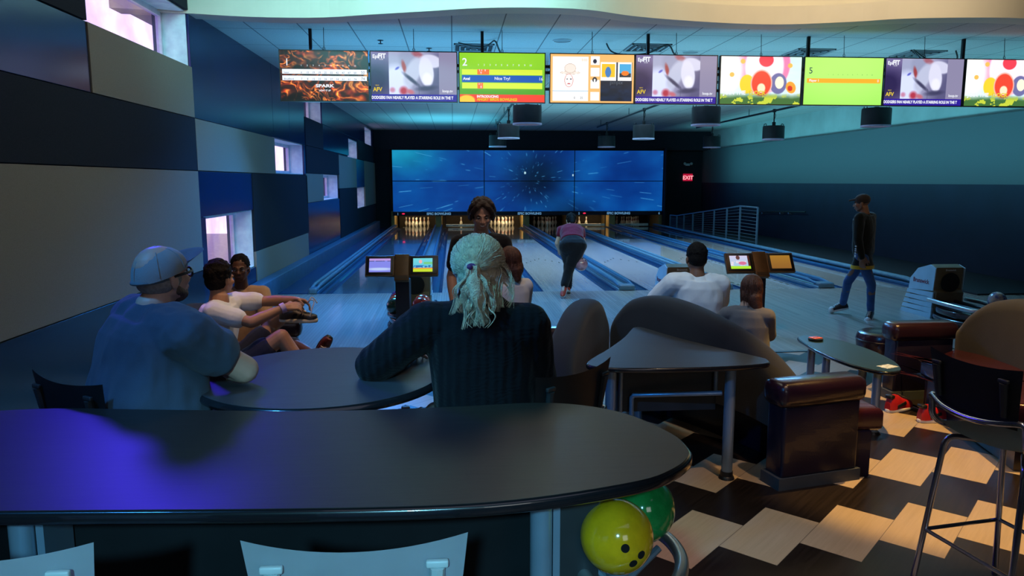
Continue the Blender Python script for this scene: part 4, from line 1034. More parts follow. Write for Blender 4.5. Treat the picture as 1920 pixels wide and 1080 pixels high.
ball((bx_+0.17, by_-0.72, 0.36), ball_mat('ball_white_blue', (0.75, 0.60, 0.48), (0.03, 0.10, 0.40)), 'white and blue bowling ball on the right rack, behind the sofa', (0.1, 0.2, 1), None)

# scoring consoles
bronze = mat('console_bronze', (0.13, 0.07, 0.024), 0.45, 0.2, var=0.2)
post_m = mat('console_post_black', (0.012, 0.014, 0.022), 0.5)
def console(x, y, z_top, lb, f1, f2, post_dx=0.0):
    t_ = thing('scoring_console', lb, 'scoring console', (x, y, 0), 0, 'scoring consoles')
    k = MB()
    k.prism([(-0.08, -0.02), (0.08, -0.02), (0.09, 0.16), (-0.09, 0.16)], 0.03, z_top-0.30, 0.01)
    k.build('post', post_m, t_)
    MB().prism([(0.20*math.cos(a), 0.07+0.26*math.sin(a)) for a in [q*2*PI/24 for q in range(24)]], 0.0, 0.04, 0.012).build('base', post_m, t_)
    T = Matrix.Translation((0, 0.0, z_top-0.145)) @ Matrix.Rotation(math.radians(-32), 4, 'X')
    k = MB(); k.bx(-0.085, 0.085, -0.035, 0.03, -0.19, 0.15, bev=0.012); k.bm.transform(T); k.build('neck_panel', bronze, t_)
    for s, f in ((-1, f1), (1, f2)):
        k = MB(); k.bx(s*0.085, s*0.42, -0.02, 0.03, -0.125, 0.135, bev=0.008); k.bm.transform(T); h = k.build('monitor', bronze, t_)
        k = MB(); k.bx(s*0.10, s*0.408, -0.028, -0.018, -0.108, 0.118, bev=0.003); k.bm.transform(T); k.build('bezel', black_plastic, h)
        c = s*0.252
        p_ = picture('screen', f, c-0.122, c+0.122, -0.082, 0.092, 60, 44, MON, h); p_.data.transform(T @ Matrix.Translation((0, -0.0295, 0)))
    k = MB(); k.bx(-0.07, 0.07, -0.038, -0.034, -0.17, -0.13); k.bm.transform(T); k.build('plate', mat('plate_dark', (0.05, 0.03, 0.015), 0.4), t_, smooth=None)
    return t_
console(-0.60, 8.70, 1.027, 'scoring console with two lit touch screens beside the left ball rack', pic_lilac, pic_lanes)
console(3.68, 8.70, 1.027, 'scoring console with one picture screen and one blank tan screen, behind the grey-shirted child', pic_party, pic_warm_reflection)
# ------------------------------------------------------------------ tables
lam = None
def laminate(name, c0, c1, rough):
    if name in MATS: return MATS[name]
    m, t, b = nt(name)
    v = coords(t, (2, 40, 2))
    t.links.new(ramp(t, noise_n(t, v, 3, 6, 0.65), [(0.3, c0), (0.7, c1)]), b.inputs['Base Color'])
    b.inputs['Roughness'].default_value = rough; b.inputs['Specular IOR Level'].default_value = 0.4
    bump(t, b, noise_n(t, coords(t), 500, 2), 0.12, 0.001)
    MATS[name] = m; return m
TOP = laminate('bar_table_laminate', (0.020, 0.017, 0.016), (0.032, 0.027, 0.025), 0.42)
EDGE = mat('table_edge_black', (0.008, 0.009, 0.012), 0.22, coat=0.6)
COL_M = mat('column_blue_steel', (0.26, 0.36, 0.48), 0.3, 0.45, var=0.05)
def tabletop(pts, z, th, t_, top_m, name='tabletop', bev=0.012, k=5, edge=True):
    out = [(p.x, p.y) for p in smooth_curve([*pts, pts[0]], k)[:-1]] if k else pts
    MB().prism(out, z-th, z, bev, seg=3).build(name, EDGE, t_)
    me_o = MB()
    cx = sum(p[0] for p in out)/len(out); cy = sum(p[1] for p in out)/len(out)
    n = len(out); ins = []
    for i in range(n):
        a, b_ = V((*out[i-1], 0)), V((*out[(i+1) % n], 0)); d = (b_-a).normalized(); nn = V((-d.y, d.x, 0))
        if nn.dot(V((cx-out[i][0], cy-out[i][1], 0))) < 0: nn = -nn
        ins.append((out[i][0]+nn.x*bev*0.9, out[i][1]+nn.y*bev*0.9))
    me_o.prism(ins, z-0.003, z+0.0012); me_o.build('laminate_surface', top_m, t_, smooth=None)
t_ = thing('bar_table', 'long dark bar-height table with rounded end filling the foreground', 'table', (0, 0, 0))
FG = [(-1.95, 2.30), (-1.86, 2.52), (-1.70, 2.64), (-1.42, 2.68), (-1.04, 2.636), (-0.47, 2.575), (0.0, 2.59), (0.28, 2.615), (0.46, 2.57), (0.60, 2.45), (0.69, 2.256), (0.705, 2.133), (0.689, 2.044), (0.615, 1.948), (0.489, 1.865), (0.194, 1.78), (-0.073, 1.754), (-0.461, 1.766), (-0.85, 1.79), (-1.3, 1.82), (-1.65, 1.88), (-1.86, 2.02), (-1.95, 2.16)]
tabletop(FG[::-1], 1.07, 0.036, t_, TOP)
MB().bx(-1.62, 0.42, 2.16, 2.18, 0.12, 1.03, bev=0.004).build('modesty_panel', mat('modesty_panel_dark', (0.006, 0.007, 0.009), 0.7, spec=0.2), t_, smooth=None)
k = MB()
for x, y in ((0.24, 2.0), (-1.17, 2.0)):
    q = MB(); q.tube([(x, y, 0.0), (x, y, 1.034)], 0.032, 20); q.build('leg', COL_M, t_)
    q = MB(); q.bx(x+0.035, x+0.055, y+0.0, y+0.15, 0.15, 1.034); q.build('leg_plate', COL_M, t_, smooth=None)
    MB().lathe([(0, 0.012), (0.10, 0.012), (0.11, 0)], (x, y, 0), 24).build('foot', dark_metal, t_)
MB().bx(0.30, 0.42, 2.06, 2.08, 0.3, 1.03).build('cable_plate', mat('plate_slate', (0.02, 0.025, 0.03), 0.5), t_, smooth=None)

t_ = thing('round_table', 'round dark bar-height table where the capped man and blonde woman sit', 'table', (-0.55, 3.09, 0))
MB().lathe([(0, 1.034), (0.485, 1.034), (0.50, 1.040), (0.505, 1.052), (0.50, 1.065), (0.492, 1.070)], n=72).build('tabletop', EDGE, t_)
MB().lathe([(0.492, 1.068), (0.492, 1.0715), (0, 1.0715)], n=72).build('laminate_surface', laminate('round_table_laminate', (0.040, 0.042, 0.050), (0.062, 0.064, 0.075), 0.36), t_)
MB().lathe([(0.045, 0.03), (0.045, 1.034)], n=24).build('column', brushed, t_)
MB().lathe([(0, 0.035), (0.10, 0.035), (0.28, 0.015), (0.30, 0)], n=36).build('base', dark_metal, t_)

t_ = thing('side_table', 'three-cornered grey table wedged between the two curved sofas', 'table', (0, 0, 0))
TRI = [(0.800, 4.40), (0.85, 4.53), (1.014, 4.80), (1.20, 5.15), (1.316, 5.42), (1.37, 5.52), (1.44, 5.50), (1.55, 5.22), (1.70, 4.90), (1.92, 4.52), (1.955, 4.42), (1.90, 4.32), (1.65, 4.27), (1.326, 4.255), (1.0, 4.275), (0.85, 4.315)]
tabletop(TRI[::-1], 0.76, 0.03, t_, laminate('side_table_laminate', (0.022, 0.024, 0.024), (0.032, 0.034, 0.034), 0.5), bev=0.01, k=4)
for x, y, r in ((1.71, 4.40, 0.034), (0.96, 4.42, 0.034), (1.36, 5.30, 0.03)):
    MB().tube([(x, y, 0.0), (x, y, 0.73)], r, 20).build('leg', COL_M, t_)
    MB().lathe([(0, 0.05), (r+0.004, 0.05), (r+0.006, 0.02), (0.045, 0.015), (0.05, 0)], (x, y, 0), 24).build('foot', black_plastic, t_)
MB().tube([(1.04, 4.50, 0.73), (1.04, 4.50, 0.4)], 0.014, 10).build('bracket_post', COL_M, t_)
MB().tube([(1.66, 4.52, 0.73), (1.66, 4.52, 0.53)], 0.014, 10).build('bracket_post', COL_M, t_)
k = MB(); k.tube([(1.68, 4.46, 0.54), (1.13, 4.52, 0.52), (1.12, 4.53, 0.50), (1.12, 4.53, 0.10)], 0.016, 12); k.build('crossbar', COL_M, t_)
MB().bx(1.02, 1.68, 4.56, 4.575, 0.40, 0.73, bev=0.003).build('modesty_panel', mat('modesty_slate', (0.03, 0.036, 0.042), 0.6), t_, smooth=None)

t_ = thing('coffee_table', 'low oval dark green coffee table with four steel legs by the right sofa', 'coffee table', (0, 0, 0))
CT = [(2.93, 5.95), (2.97, 6.15), (3.08, 6.24), (3.20, 6.18), (3.30, 5.95), (3.345, 5.65), (3.32, 5.3), (3.24, 5.06), (3.14, 4.96), (3.04, 4.97), (2.95, 5.12), (2.90, 5.4), (2.90, 5.7)]
tabletop(CT[::-1], 0.52, 0.028, t_, laminate('coffee_table_laminate', (0.006, 0.020, 0.018), (0.010, 0.028, 0.026), 0.4), bev=0.01)
for x, y in ((3.02, 5.98), (3.06, 5.80), (3.17, 5.45), (3.11, 5.14)):
    MB().tube([(x, y, 0.0), (x, y, 0.495)], 0.031, 18).build('leg', COL_M, t_)
    MB().lathe([(0, 0.02), (0.04, 0.018), (0.05, 0)], (x, y, 0), 20).build('foot', dark_metal, t_)
# things on the coffee table
t_ = thing('pager', 'small round orange and black pager on the coffee table', 'pager', (3.07, 6.02, 0.5215), 0.3)
MB().lathe([(0, 0.0), (0.055, 0.0), (0.06, 0.006), (0.06, 0.016), (0.05, 0.02), (0, 0.02)], n=24).build('body', black_plastic, t_)
MB().box((0, 0, 0.023), (0.09, 0.07, 0.006), bev=0.003).build('cover', mat('pager_orange', (0.75, 0.12, 0.03), 0.4), t_)
MB().box((0, 0, 0.027), (0.05, 0.012, 0.003)).build('stripe', mat('pager_dark', (0.05, 0.01, 0.01), 0.4), t_)
tag(MB().box((0, 0, 0.0008), (0.13, 0.09, 0.0012)).build('leaflet', mat('leaflet_paper', (0.55, 0.62, 0.62), 0.6, var=0.5, nscale=40), smooth=None), 'pale printed leaflet on the near end of the coffee table', 'leaflet')
bpy.data.objects['leaflet'].location = (3.16, 5.10, 0.5215); bpy.data.objects['leaflet'].rotation_euler = (0, 0, 0.4)

# ------------------------------------------------------------------ sofas
leather = mat('oxblood_leather', (0.040, 0.008, 0.014), 0.26, var=0.25, nscale=3, coat=0.25, bmp=0.10, bscale=90)
aleather = mat('aubergine_leather', (0.018, 0.006, 0.013), 0.28, var=0.2, nscale=3, coat=0.25, bmp=0.10, bscale=90)
dleather = mat('navy_leather', (0.008, 0.006, 0.020), 0.34, var=0.2, nscale=3, coat=0.2, bmp=0.10, bscale=90)
back_m = cloth('charcoal_sofa_fabric', (0.024, 0.025, 0.028), 0.9, 0.1, 0.3, 300, 0.05)
def back_sweep(path, w=0.10, zb=0.30):
    """curved upholstered back: path of (x, y, ztop)"""
    P_ = smooth_curve(path, 6); k = MB(); secs = []
    n = len(P_)
    for i, p in enumerate(P_):
        a, b_ = P_[max(i-1, 0)], P_[min(i+1, n-1)]
        d = V((b_.x-a.x, b_.y-a.y, 0)).normalized(); s = V((d.y, -d.x, 0))
        f = min(1, min(i, n-1-i)/4.0); f = math.sin(f*PI/2)*0.55+0.45
        ww = w*f; h = p.z-zb; ring = []
        for q in range(20):
            a_ = 2*PI*q/20; cx, cz = math.cos(a_), math.sin(a_)
            X_ = (abs(cx)**0.75)*math.copysign(1, cx)*ww
            r = min(ww*1.0, h*0.4)
            Z_ = (p.z - r + (abs(cz)**0.8)*r) if cz >= 0 else (zb + r*0.3 - (abs(cz)**0.6)*r*0.3)
            ring.append(V((p.x, p.y, 0))+s*X_+V((0, 0, Z_)))
        secs.append(ring)
    return k.sweep(secs)
def arm(A, B, z=0.67, w=0.10, t_=None, m_top=None, m_body=None):
    """slab arm with rolled top from A to B in plan"""
    A, B = V((*A, 0)), V((*B, 0)); d = (B-A).normalized(); s = V((d.y, -d.x, 0)); L = (B-A).length
    M = Matrix((( d.x, s.x, 0, A.x), (d.y, s.y, 0, A.y), (0, 0, 1, 0), (0, 0, 0, 1)))
    k = MB(); k.bx(0.02, L-0.02, -w*0.82, w*0.82, 0.07, z-0.14, bev=0.02); k.bm.transform(M); k.build('arm_panel', m_body, t_)
    k = MB(); k.bx(-0.02, L+0.02, -w*1.08, w*1.08, z-0.16, z, bev=0.055); k.bm.transform(M); k.build('arm_roll', m_top, t_)
    k = MB(); k.bx(0.0, L, -w*0.9, w*0.9, 0.0, 0.075); k.bm.transform(M); k.build('plinth', mat('plinth_slate', (0.05, 0.06, 0.065), 0.6), t_, smooth=None)
def sofa(lb, path, side, arms, dep=0.60):
    """side: +1 when the seat lies to the right (+X) of the back"""
    t_ = thing('curved_sofa', lb, 'sofa', (0, 0, 0), 0, 'curved lounge sofas')
    back_sweep(path).build('backrest', back_m, t_)
    P_ = smooth_curve(path, 4)
    inner = [V((p.x, p.y, 0)) for p in P_]
    outer = []
    for i, p in enumerate(inner):
        a, b_ = inner[max(i-1, 0)], inner[min(i+1, len(inner)-1)]
        d = (b_-a).normalized(); s = V((d.y, -d.x, 0)); s = s if s.x*side > 0 else -s
        outer.append(p+s*dep)
    out = [(p.x, p.y) for p in inner]+[(p.x, p.y) for p in outer[::-1]]
    k = MB(); k.prism(out, 0.30, 0.45, 0.035); k.build('seat_cushion', leather, t_)
    inn = [((p.x*0.85+q.x*0.15), (p.y*0.85+q.y*0.15)) for p, q in zip(inner, outer)]+[((p.x*0.12+q.x*0.88), (p.y*0.12+q.y*0.88)) for p, q in list(zip(inner, outer))[::-1]]
    k = MB(); k.prism(inn, 0.0, 0.31, 0.01); k.build('base', dleather, t_)
    for A, B in arms: arm(A, B, t_=t_, m_top=aleather, m_body=dleather)
    return t_
sofa('curved dark sofa right of the three-cornered table, with a big leather arm facing the viewer', [(1.33, 6.00, 0.66), (1.37, 5.95, 0.80), (1.46, 5.84, 0.93), (1.60, 5.62, 0.985), (1.76, 5.35, 0.96), (1.91, 5.03, 0.89), (2.03, 4.74, 0.79), (2.08, 4.50, 0.69), (2.09, 4.33, 0.60)], 1, [((1.93, 4.26), (2.52, 4.40)), ((1.42, 6.10), (2.02, 6.30))])
sofa('curved dark sofa left of the three-cornered table, behind the blonde woman', [(1.20, 5.98, 0.66), (1.16, 5.92, 0.80), (1.08, 5.78, 0.94), (0.93, 5.45, 0.965), (0.78, 5.0, 0.90), (0.66, 4.6, 0.78), (0.62, 4.32, 0.62)], -1, [((0.62, 4.24), (0.03, 4.36)), ((1.08, 6.08), (0.45, 6.02))])
sofa('curved sofa with oxblood leather seat at the right edge, facing the coffee table', [(4.30, 5.96, 0.60), (4.36, 5.86, 0.76), (4.41, 5.66, 0.90), (4.40, 5.3, 0.97), (4.33, 4.9, 0.95), (4.24, 4.5, 0.82), (4.17, 4.22, 0.64)], -1, [((3.72, 6.02), (4.30, 6.06)), ((4.12, 4.16), (3.52, 4.10))], 0.66)
sofa('curved sofa by the left wall where two boys sit', [(-1.98, 6.45, 0.62), (-2.00, 6.3, 0.78), (-1.98, 5.9, 0.93), (-1.93, 5.4, 0.96), (-1.86, 4.95, 0.93), (-1.80, 4.65, 0.80), (-1.78, 4.5, 0.66)], 1, [((-1.72, 4.42), (-1.16, 4.42)), ((-1.92, 6.55), (-1.36, 6.60))], 0.58)
t_ = thing('ottoman', 'round oxblood leather ottoman on steel legs beside the right sofa', 'ottoman', (4.07, 6.68, 0), 0)
MB().lathe([(0, 0.24), (0.21, 0.24), (0.225, 0.27), (0.235, 0.35), (0.235, 0.40), (0.22, 0.435), (0.19, 0.45), (0.10, 0.44), (0, 0.435)], n=40).build('cushion', leather, t_)
MB().lathe([(0.236, 0.37), (0.241, 0.375), (0.236, 0.38)], n=40).build('piping', dleather, t_)
for a in (0.8, 2.4, 3.9, 5.5): MB().tube([(0.14*math.cos(a), 0.14*math.sin(a), 0), (0.14*math.cos(a), 0.14*math.sin(a), 0.25)], 0.02, 12).build('leg', COL_M, t_)

# ------------------------------------------------------------------ bar stools
def stool(x, y, rz, lb, shell_m, frame_m_, group='bar stools'):
    """faces local +Y"""
    t_ = thing('bar_stool', lb, 'stool', (x, y, 0), rz, group)
    # seat shell
    k = MB(); n, m_ = 12, 12; g = []
    for i in range(n+1):
        row = []
        for j in range(m_+1):
            u, v = -1+2*i/n, -1+2*j/m_
            hw = 0.215*(1-0.10*max(0, v)**2)
            X_ = u*hw; Y_ = v*0.20
            c = (abs(u)**4+abs(v)**4)
            if c > 1.2: X_ *= 0.97; Y_ *= 0.97
            Z_ = 0.775+0.025*u*u+0.02*max(0, -v)**2-0.02*max(0, v)**3
            row.append(k.bm.verts.new((X_, Y_, Z_)))
        g.append(row)
    top = []
    for i in range(n):
        for j in range(m_): k.bm.faces.new((g[i][j], g[i+1][j], g[i+1][j+1], g[i][j+1]))
    bmesh.ops.solidify(k.bm, geom=k.bm.faces[:], thickness=0.014)
    k.build('seat', shell_m, t_)
    # back shell, bowed
    k = MB(); g = []
    n, m_ = 16, 8
    for i in range(n+1):
        row = []
        for j in range(m_+1):
            u, v = -1+2*i/n, j/m_
            X_ = u*(0.20+0.028*v); Y_ = -0.25-0.03*v+0.028*u*u
            Z_ = 0.905+0.228*v+0.02*u*u*v*v
            row.append(k.bm.verts.new((X_, Y_, Z_)))
        g.append(row)
    for i in range(n):
        for j in range(m_): k.bm.faces.new((g[i][j], g[i+1][j], g[i+1][j+1], g[i][j+1]))
    bmesh.ops.solidify(k.bm, geom=k.bm.faces[:], thickness=0.016)
    k.build('backrest', shell_m, t_)
    for s in (-1, 1):
        k = MB(); k.box((s*0.165, -0.272, 1.098), (0.046, 0.014, 0.016), bev=0.004); k.build('rivet_boss', shell_m, t_)
        k = MB(); k.tube([(s*0.165, -0.270, 1.09), (s*0.16, -0.250, 0.95)], [0.016, 0.011], 8); k.build('back_rib', shell_m, t_)
    # frame: arms curving up to the back and a rail under it
    k = MB(); pts = [(-0.205, 0.02, 0.775), (-0.222, -0.12, 0.785), (-0.232, -0.20, 0.83), (-0.232, -0.215, 0.90), (-0.22, -0.225, 0.935), (-0.12, -0.262, 0.915), (0, -0.272, 0.905), (0.12, -0.262, 0.915), (0.22, -0.225, 0.935), (0.232, -0.215, 0.90), (0.232, -0.20, 0.83), (0.222, -0.12, 0.785), (0.205, 0.02, 0.775)]
    k.tube(smooth_curve(pts, 4), 0.014, 10); k.build('back_frame', frame_m_, t_)
    # legs: two bent side frames
    for s in (-1, 1):
        for f in (-1, 1):
            pts = [(s*0.10, f*0.06, 0.752), (s*0.165, f*0.13, 0.752), (s*0.19, f*0.155, 0.735), (s*0.20, f*0.165, 0.70), (s*0.245, f*0.235, 0.01)]
            MB().tube(smooth_curve(pts[:4], 3)[:-1]+[V(pts[3]), V(pts[4])], 0.013, 12).build('leg', frame_m_, t_)
    q = lambda s, f, z: (s*(0.20+0.045*(0.70-z)/0.69), f*(0.165+0.07*(0.70-z)/0.69), z)
    for (a, b_) in (((-1, 1), (1, 1)), ((-1, -1), (1, -1)), ((-1, -1), (-1, 1)), ((1, -1), (1, 1))):
        z = 0.34 if a[1] == b_[1] else 0.26
        MB().tube([q(*a, 0.30), q(*b_, 0.30)], 0.009, 8).build('footrest', frame_m_, t_)
    return t_
shell_dark = mat('stool_shell_dark', (0.022, 0.026, 0.030), 0.45)
shell_pale = mat('stool_shell_pale', (0.50, 0.58, 0.60), 0.42, var=0.05)
steel_b = mat('stool_frame_steel', (0.42, 0.46, 0.55), 0.16, 0.95, var=0.03)
stool(2.36, 2.86, -PI/2+0.16, 'dark bar stool with chrome legs at the right edge', shell_dark, steel_b)
stool(-0.205, 1.70, 0.0, 'pale bar stool back, central one before the long bar table', shell_pale, steel_b)
stool(-0.95, 1.715, 0.0, 'pale bar stool back at the bottom left corner', shell_pale, steel_b)
stool(-1.29, 3.01, -0.60, 'dark bar stool the capped man sits on', shell_dark, steel_b)
stool(0.30, 2.99, 0.72, 'dark bar stool under the blonde woman', shell_dark, steel_b)

# ------------------------------------------------------------------ ball rack under the bar table
t_ = thing('ball_stand', 'curved steel ball stand under the right end of the bar table', 'ball stand', (0.50, 2.10, 0))
sm = smooth_curve([(-0.14, 0.10, 0.70), (-0.10, -0.11, 0.70), (0.02, -0.19, 0.70), (0.14, -0.10, 0.70), (0.20, 0.06, 0.70), (0.17, 0.22, 0.70), (0.04, 0.30, 0.70), (-0.10, 0.25, 0.70), (-0.14, 0.10, 0.70)], 6)
MB().tube(sm[:-1], 0.022, 14, closed=True).build('ring', mat('ring_grey_steel', (0.35, 0.40, 0.42), 0.35, 0.7), t_)
k = MB(); k.tube([(0, 0.05, 0.02), (0, 0.05, 0.68)], 0.035, 16); k.build('post', COL_M, t_)
for a in range(3): MB().tube([(0, 0.05, 0.60), (0.16*math.cos(a*2.1+0.4), 0.05+0.16*math.sin(a*2.1+0.4), 0.70)], 0.012, 8).build('strut', COL_M, t_)
MB().lathe([(0, 0.03), (0.10, 0.03), (0.20, 0.012), (0.21, 0)], (0, 0.05, 0), 30).build('base', dark_metal, t_)
ball((0.470, 2.045, 0.830), ball_mat('ball_yellow', (0.98, 0.56, 0.012), (0.82, 0.45, 0.01)), 'scuffed yellow bowling ball under the right end of the bar table', (0.30, -0.75, -0.18))
ball((0.585, 2.215, 0.835), ball_mat('ball_green', (0.03, 0.50, 0.12), (0.02, 0.36, 0.08)), 'green bowling ball behind the yellow one under the bar table', (0.5, 0.7, 0.4))

# ------------------------------------------------------------------ loose shoes
def shoe_parts(parent, m_up, m_sole, m_lace, L=0.28, high=0.10, m_toe=None):
    """sole along +Y, heel at y = 0"""
    W_ = L*0.17
    out = []
    for q in range(28):
        a = 2*PI*q/28; y = L/2+math.cos(a)*L/2; w = W_*(0.82+0.28*math.sin(min(1, y/L)*PI*0.9-0.2))*abs(math.sin(a))**0.55*math.copysign(1, math.sin(a))
        out.append((w, y))
    MB().prism(out, 0.0, 0.028, 0.008).build('sole', m_sole, parent)
    secs = []
    for y, w, z in ((0.008, 0.6, 0.6), (0.03, 0.9, 1.0), (0.08, 0.95, 1.0), (0.115, 0.95, 0.92), (0.15, 1.0, 0.72), (0.19, 1.05, 0.58), (0.235, 1.0, 0.50), (0.262, 0.75, 0.40), (0.274, 0.4, 0.32)):
        y *= L/0.28; h = high*z
        secs.append([V((W_*w*0.92*math.cos(a), y, 0.024+h*max(0, math.sin(a))**0.75)) for a in [PI*q/12 for q in range(13)]]+[V((0, y, 0.020))])
    MB().sweep(secs).build('upper', m_up, parent)
    for q in range(5):
        y = (0.12+q*0.022)*L/0.28; z = 0.026+high*(0.93-q*0.095)
        MB().tube([(-0.022, y-0.006, z-0.004), (0, y, z+0.004), (0.022, y+0.006, z-0.004)], 0.0035, 6).build('lace', m_lace, parent)
red_l = mat('shoe_red', (0.45, 0.015, 0.02), 0.4); blk_l = mat('shoe_black', (0.012, 0.012, 0.014), 0.45); wht = mat('shoe_white', (0.70, 0.70, 0.70), 0.5); cream = mat('shoe_cream', (0.62, 0.58, 0.46), 0.6)
def shoe(x, y, rz, lb, m_up, m_sole, m_lace, grp, high=0.10, flash=None):
    t_ = thing('shoe', lb, 'shoe', (x, y, 0), rz, grp)
    shoe_parts(t_, m_up, m_sole, m_lace, 0.29, high)
    if flash is not None:
        for s in (-1, 1):
            k = MB(); k.box((s*0.048, 0.12, 0.062), (0.006, 0.10, 0.028), Matrix.Rotation(0.25, 4, 'X'), bev=0.002); k.build('side_patch', flash, t_)
        k = MB(); k.box((0, 0.03, 0.13), (0.066, 0.05, 0.03), bev=0.012); k.build('collar', blk_l, t_)
    return t_
shoe(3.60, 5.36, -1.45, 'red and black high-top shoe with white sole, nearer of the pair under the coffee table', red_l, wht, blk_l, 'red high-top shoes', 0.12, blk_l)
shoe(3.50, 5.62, -1.2, 'red and black high-top shoe behind its twin, closer to the table leg', red_l, wht, blk_l, 'red high-top shoes', 0.12, blk_l)
shoe(3.32, 6.40, -1.5, 'dark maroon shoe under the far end of the coffee table', mat('shoe_maroon', (0.16, 0.01, 0.04), 0.5), blk_l, blk_l, 'dark shoes under the coffee table')
shoe(3.44, 6.20, -0.9, 'black shoe beside the maroon one under the coffee table', blk_l, blk_l, red_l, 'dark shoes under the coffee table')
shoe(-0.22, 5.55, 0.4, 'red and black shoe on the floor beyond the round table', red_l, wht, blk_l, 'red and black shoes beyond the round table', 0.10, blk_l)
shoe(-0.38, 5.60, 0.1, 'red and black shoe just left of the other beyond the round table', red_l, wht, blk_l, 'red and black shoes beyond the round table', 0.10, blk_l)
# ------------------------------------------------------------------ people
def frame_of(f, up=V((0, 0, 1))):
    f = V(f).normalized(); r = f.cross(V(up)).normalized(); u = r.cross(f)
    return Matrix(((r.x, f.x, u.x), (r.y, f.y, u.y), (r.z, f.z, u.z)))
class Blob:
    """closed shapes melted into one smooth skin"""
    def __init__(s): s.k = MB()
    def cap(s, a, b, ra, rb, n=14):
        a, b = V(a), V(b); d = b-a; L = d.length
        if L < 1e-5: s.k.sphere(a, ra, n); return s
        M = d.to_track_quat('Z', 'Y').to_matrix().to_4x4()
        prof = [(0, -ra)]+[(ra*math.cos(t), ra*math.sin(t)) for t in (-1.05, -0.52, 0)]+[(rb*math.cos(t), L+rb*math.sin(t)) for t in (0, 0.52, 1.05)]+[(0, L+rb)]
        s.k.lathe(prof, a, n, M); return s
    def chain(s, pts, rs, n=14):
        for i in range(len(pts)-1): s.cap(pts[i], pts[i+1], rs[i], rs[i+1], n)
        return s
    def ell(s, c, r, R=None, n=20):
        s.k.sphere(c, r, n, R.to_4x4() if R is not None else None); return s
    def loft(s, secs, n=24, p=0.85):
        """secs: (centre, side, front, rx, ry)"""
        rings = []
        for c, sd, fr, rx, ry in secs:
            ring = []
            for q in range(n):
                a = 2*PI*q/n; x, y = math.cos(a), math.sin(a)
                x = abs(x)**p*math.copysign(1, x); y = abs(y)**p*math.copysign(1, y)
                ring.append(V(c)+V(sd)*x*rx+V(fr)*y*ry)
            rings.append(ring)
        s.k.sweep(rings); return s
    def build(s, name, m, parent, vox=0.007, smooth=4, wrinkle=0.0, wscale=9.0, stretch=(1, 1, 1), fac=0.5):
        me = s.k.mesh(name+'_raw', None)
        o = bpy.data.objects.new('melt', me); COL.objects.link(o)
        r = o.modifiers.new('r', 'REMESH'); r.mode = 'VOXEL'; r.voxel_size = vox
        q = o.modifiers.new('s', 'SMOOTH'); q.factor = fac; q.iterations = smooth
        dg = bpy.context.evaluated_depsgraph_get()
        out = bpy.data.meshes.new_from_object(o.evaluated_get(dg))
        bpy.data.objects.remove(o); bpy.data.meshes.remove(me)
        if wrinkle:
            n = len(out.vertices); co = np.empty(n*3); out.vertices.foreach_get('co', co); co = co.reshape(-1, 3)
            no = np.empty(n*3); out.vertices.foreach_get('normal', no); no = no.reshape(-1, 3)
            w = np.empty(n); st = V(stretch)
            for i in range(n):
                p = V(co[i]*np.array(st))*wscale
                w[i] = (1-abs(noise.noise(p))*2.2)*0.6+noise.noise(p*2.3)*0.5
            co += no*(w*wrinkle)[:, None]; out.vertices.foreach_set('co', co.ravel())
        out.name = name; out.materials.clear(); out.materials.append(m)
        out.polygons.foreach_set('use_smooth', [True]*len(out.polygons))
        return link(name, out, None, parent)

def head_prims(b, c, R, s=1.0, jaw=1.0, nose=1.0):
    T = lambda x, y, z: V(c)+R @ V((x, y, z))*s
    b.ell(T(0, -0.012, 0.035), (0.074*s, 0.092*s, 0.083*s), R)
    b.ell(T(0, 0.022, -0.025), (0.062*s, 0.068*s, 0.080*s), R)
    b.ell(T(0, 0.045, -0.082), (0.034*s*jaw, 0.034*s, 0.026*s), R)
    for q in (-1, 1):
        b.cap(T(q*0.052, -0.005, -0.05), T(q*0.022, 0.055, -0.085), 0.020*s*jaw, 0.016*s)
        b.ell(T(q*0.036, 0.062, -0.022), (0.024*s, 0.022*s, 0.022*s), R)
        b.ell(T(q*0.078, -0.008, -0.012), (0.008*s, 0.020*s, 0.031*s), R)
        b.cap(T(q*0.082, -0.020, 0.010), T(q*0.083, -0.016, -0.010), 0.006*s, 0.006*s, 8)
        b.ell(T(q*0.014, 0.096, -0.032), (0.009*s, 0.010*s, 0.008*s), R)
        b.cap(T(q*0.012, 0.084, 0.020), T(q*0.045, 0.070, 0.018), 0.009*s, 0.007*s, 8)
    b.cap(T(0, 0.082, 0.016), T(0, 0.106*nose, -0.026), 0.008*s, 0.0125*s, 10)
    b.cap(T(-0.018, 0.084, -0.055), T(0.018, 0.084, -0.055), 0.0085*s, 0.0085*s, 8)
    b.cap(T(-0.014, 0.082, -0.066), T(0.014, 0.082, -0.066), 0.0080*s, 0.0080*s, 8)
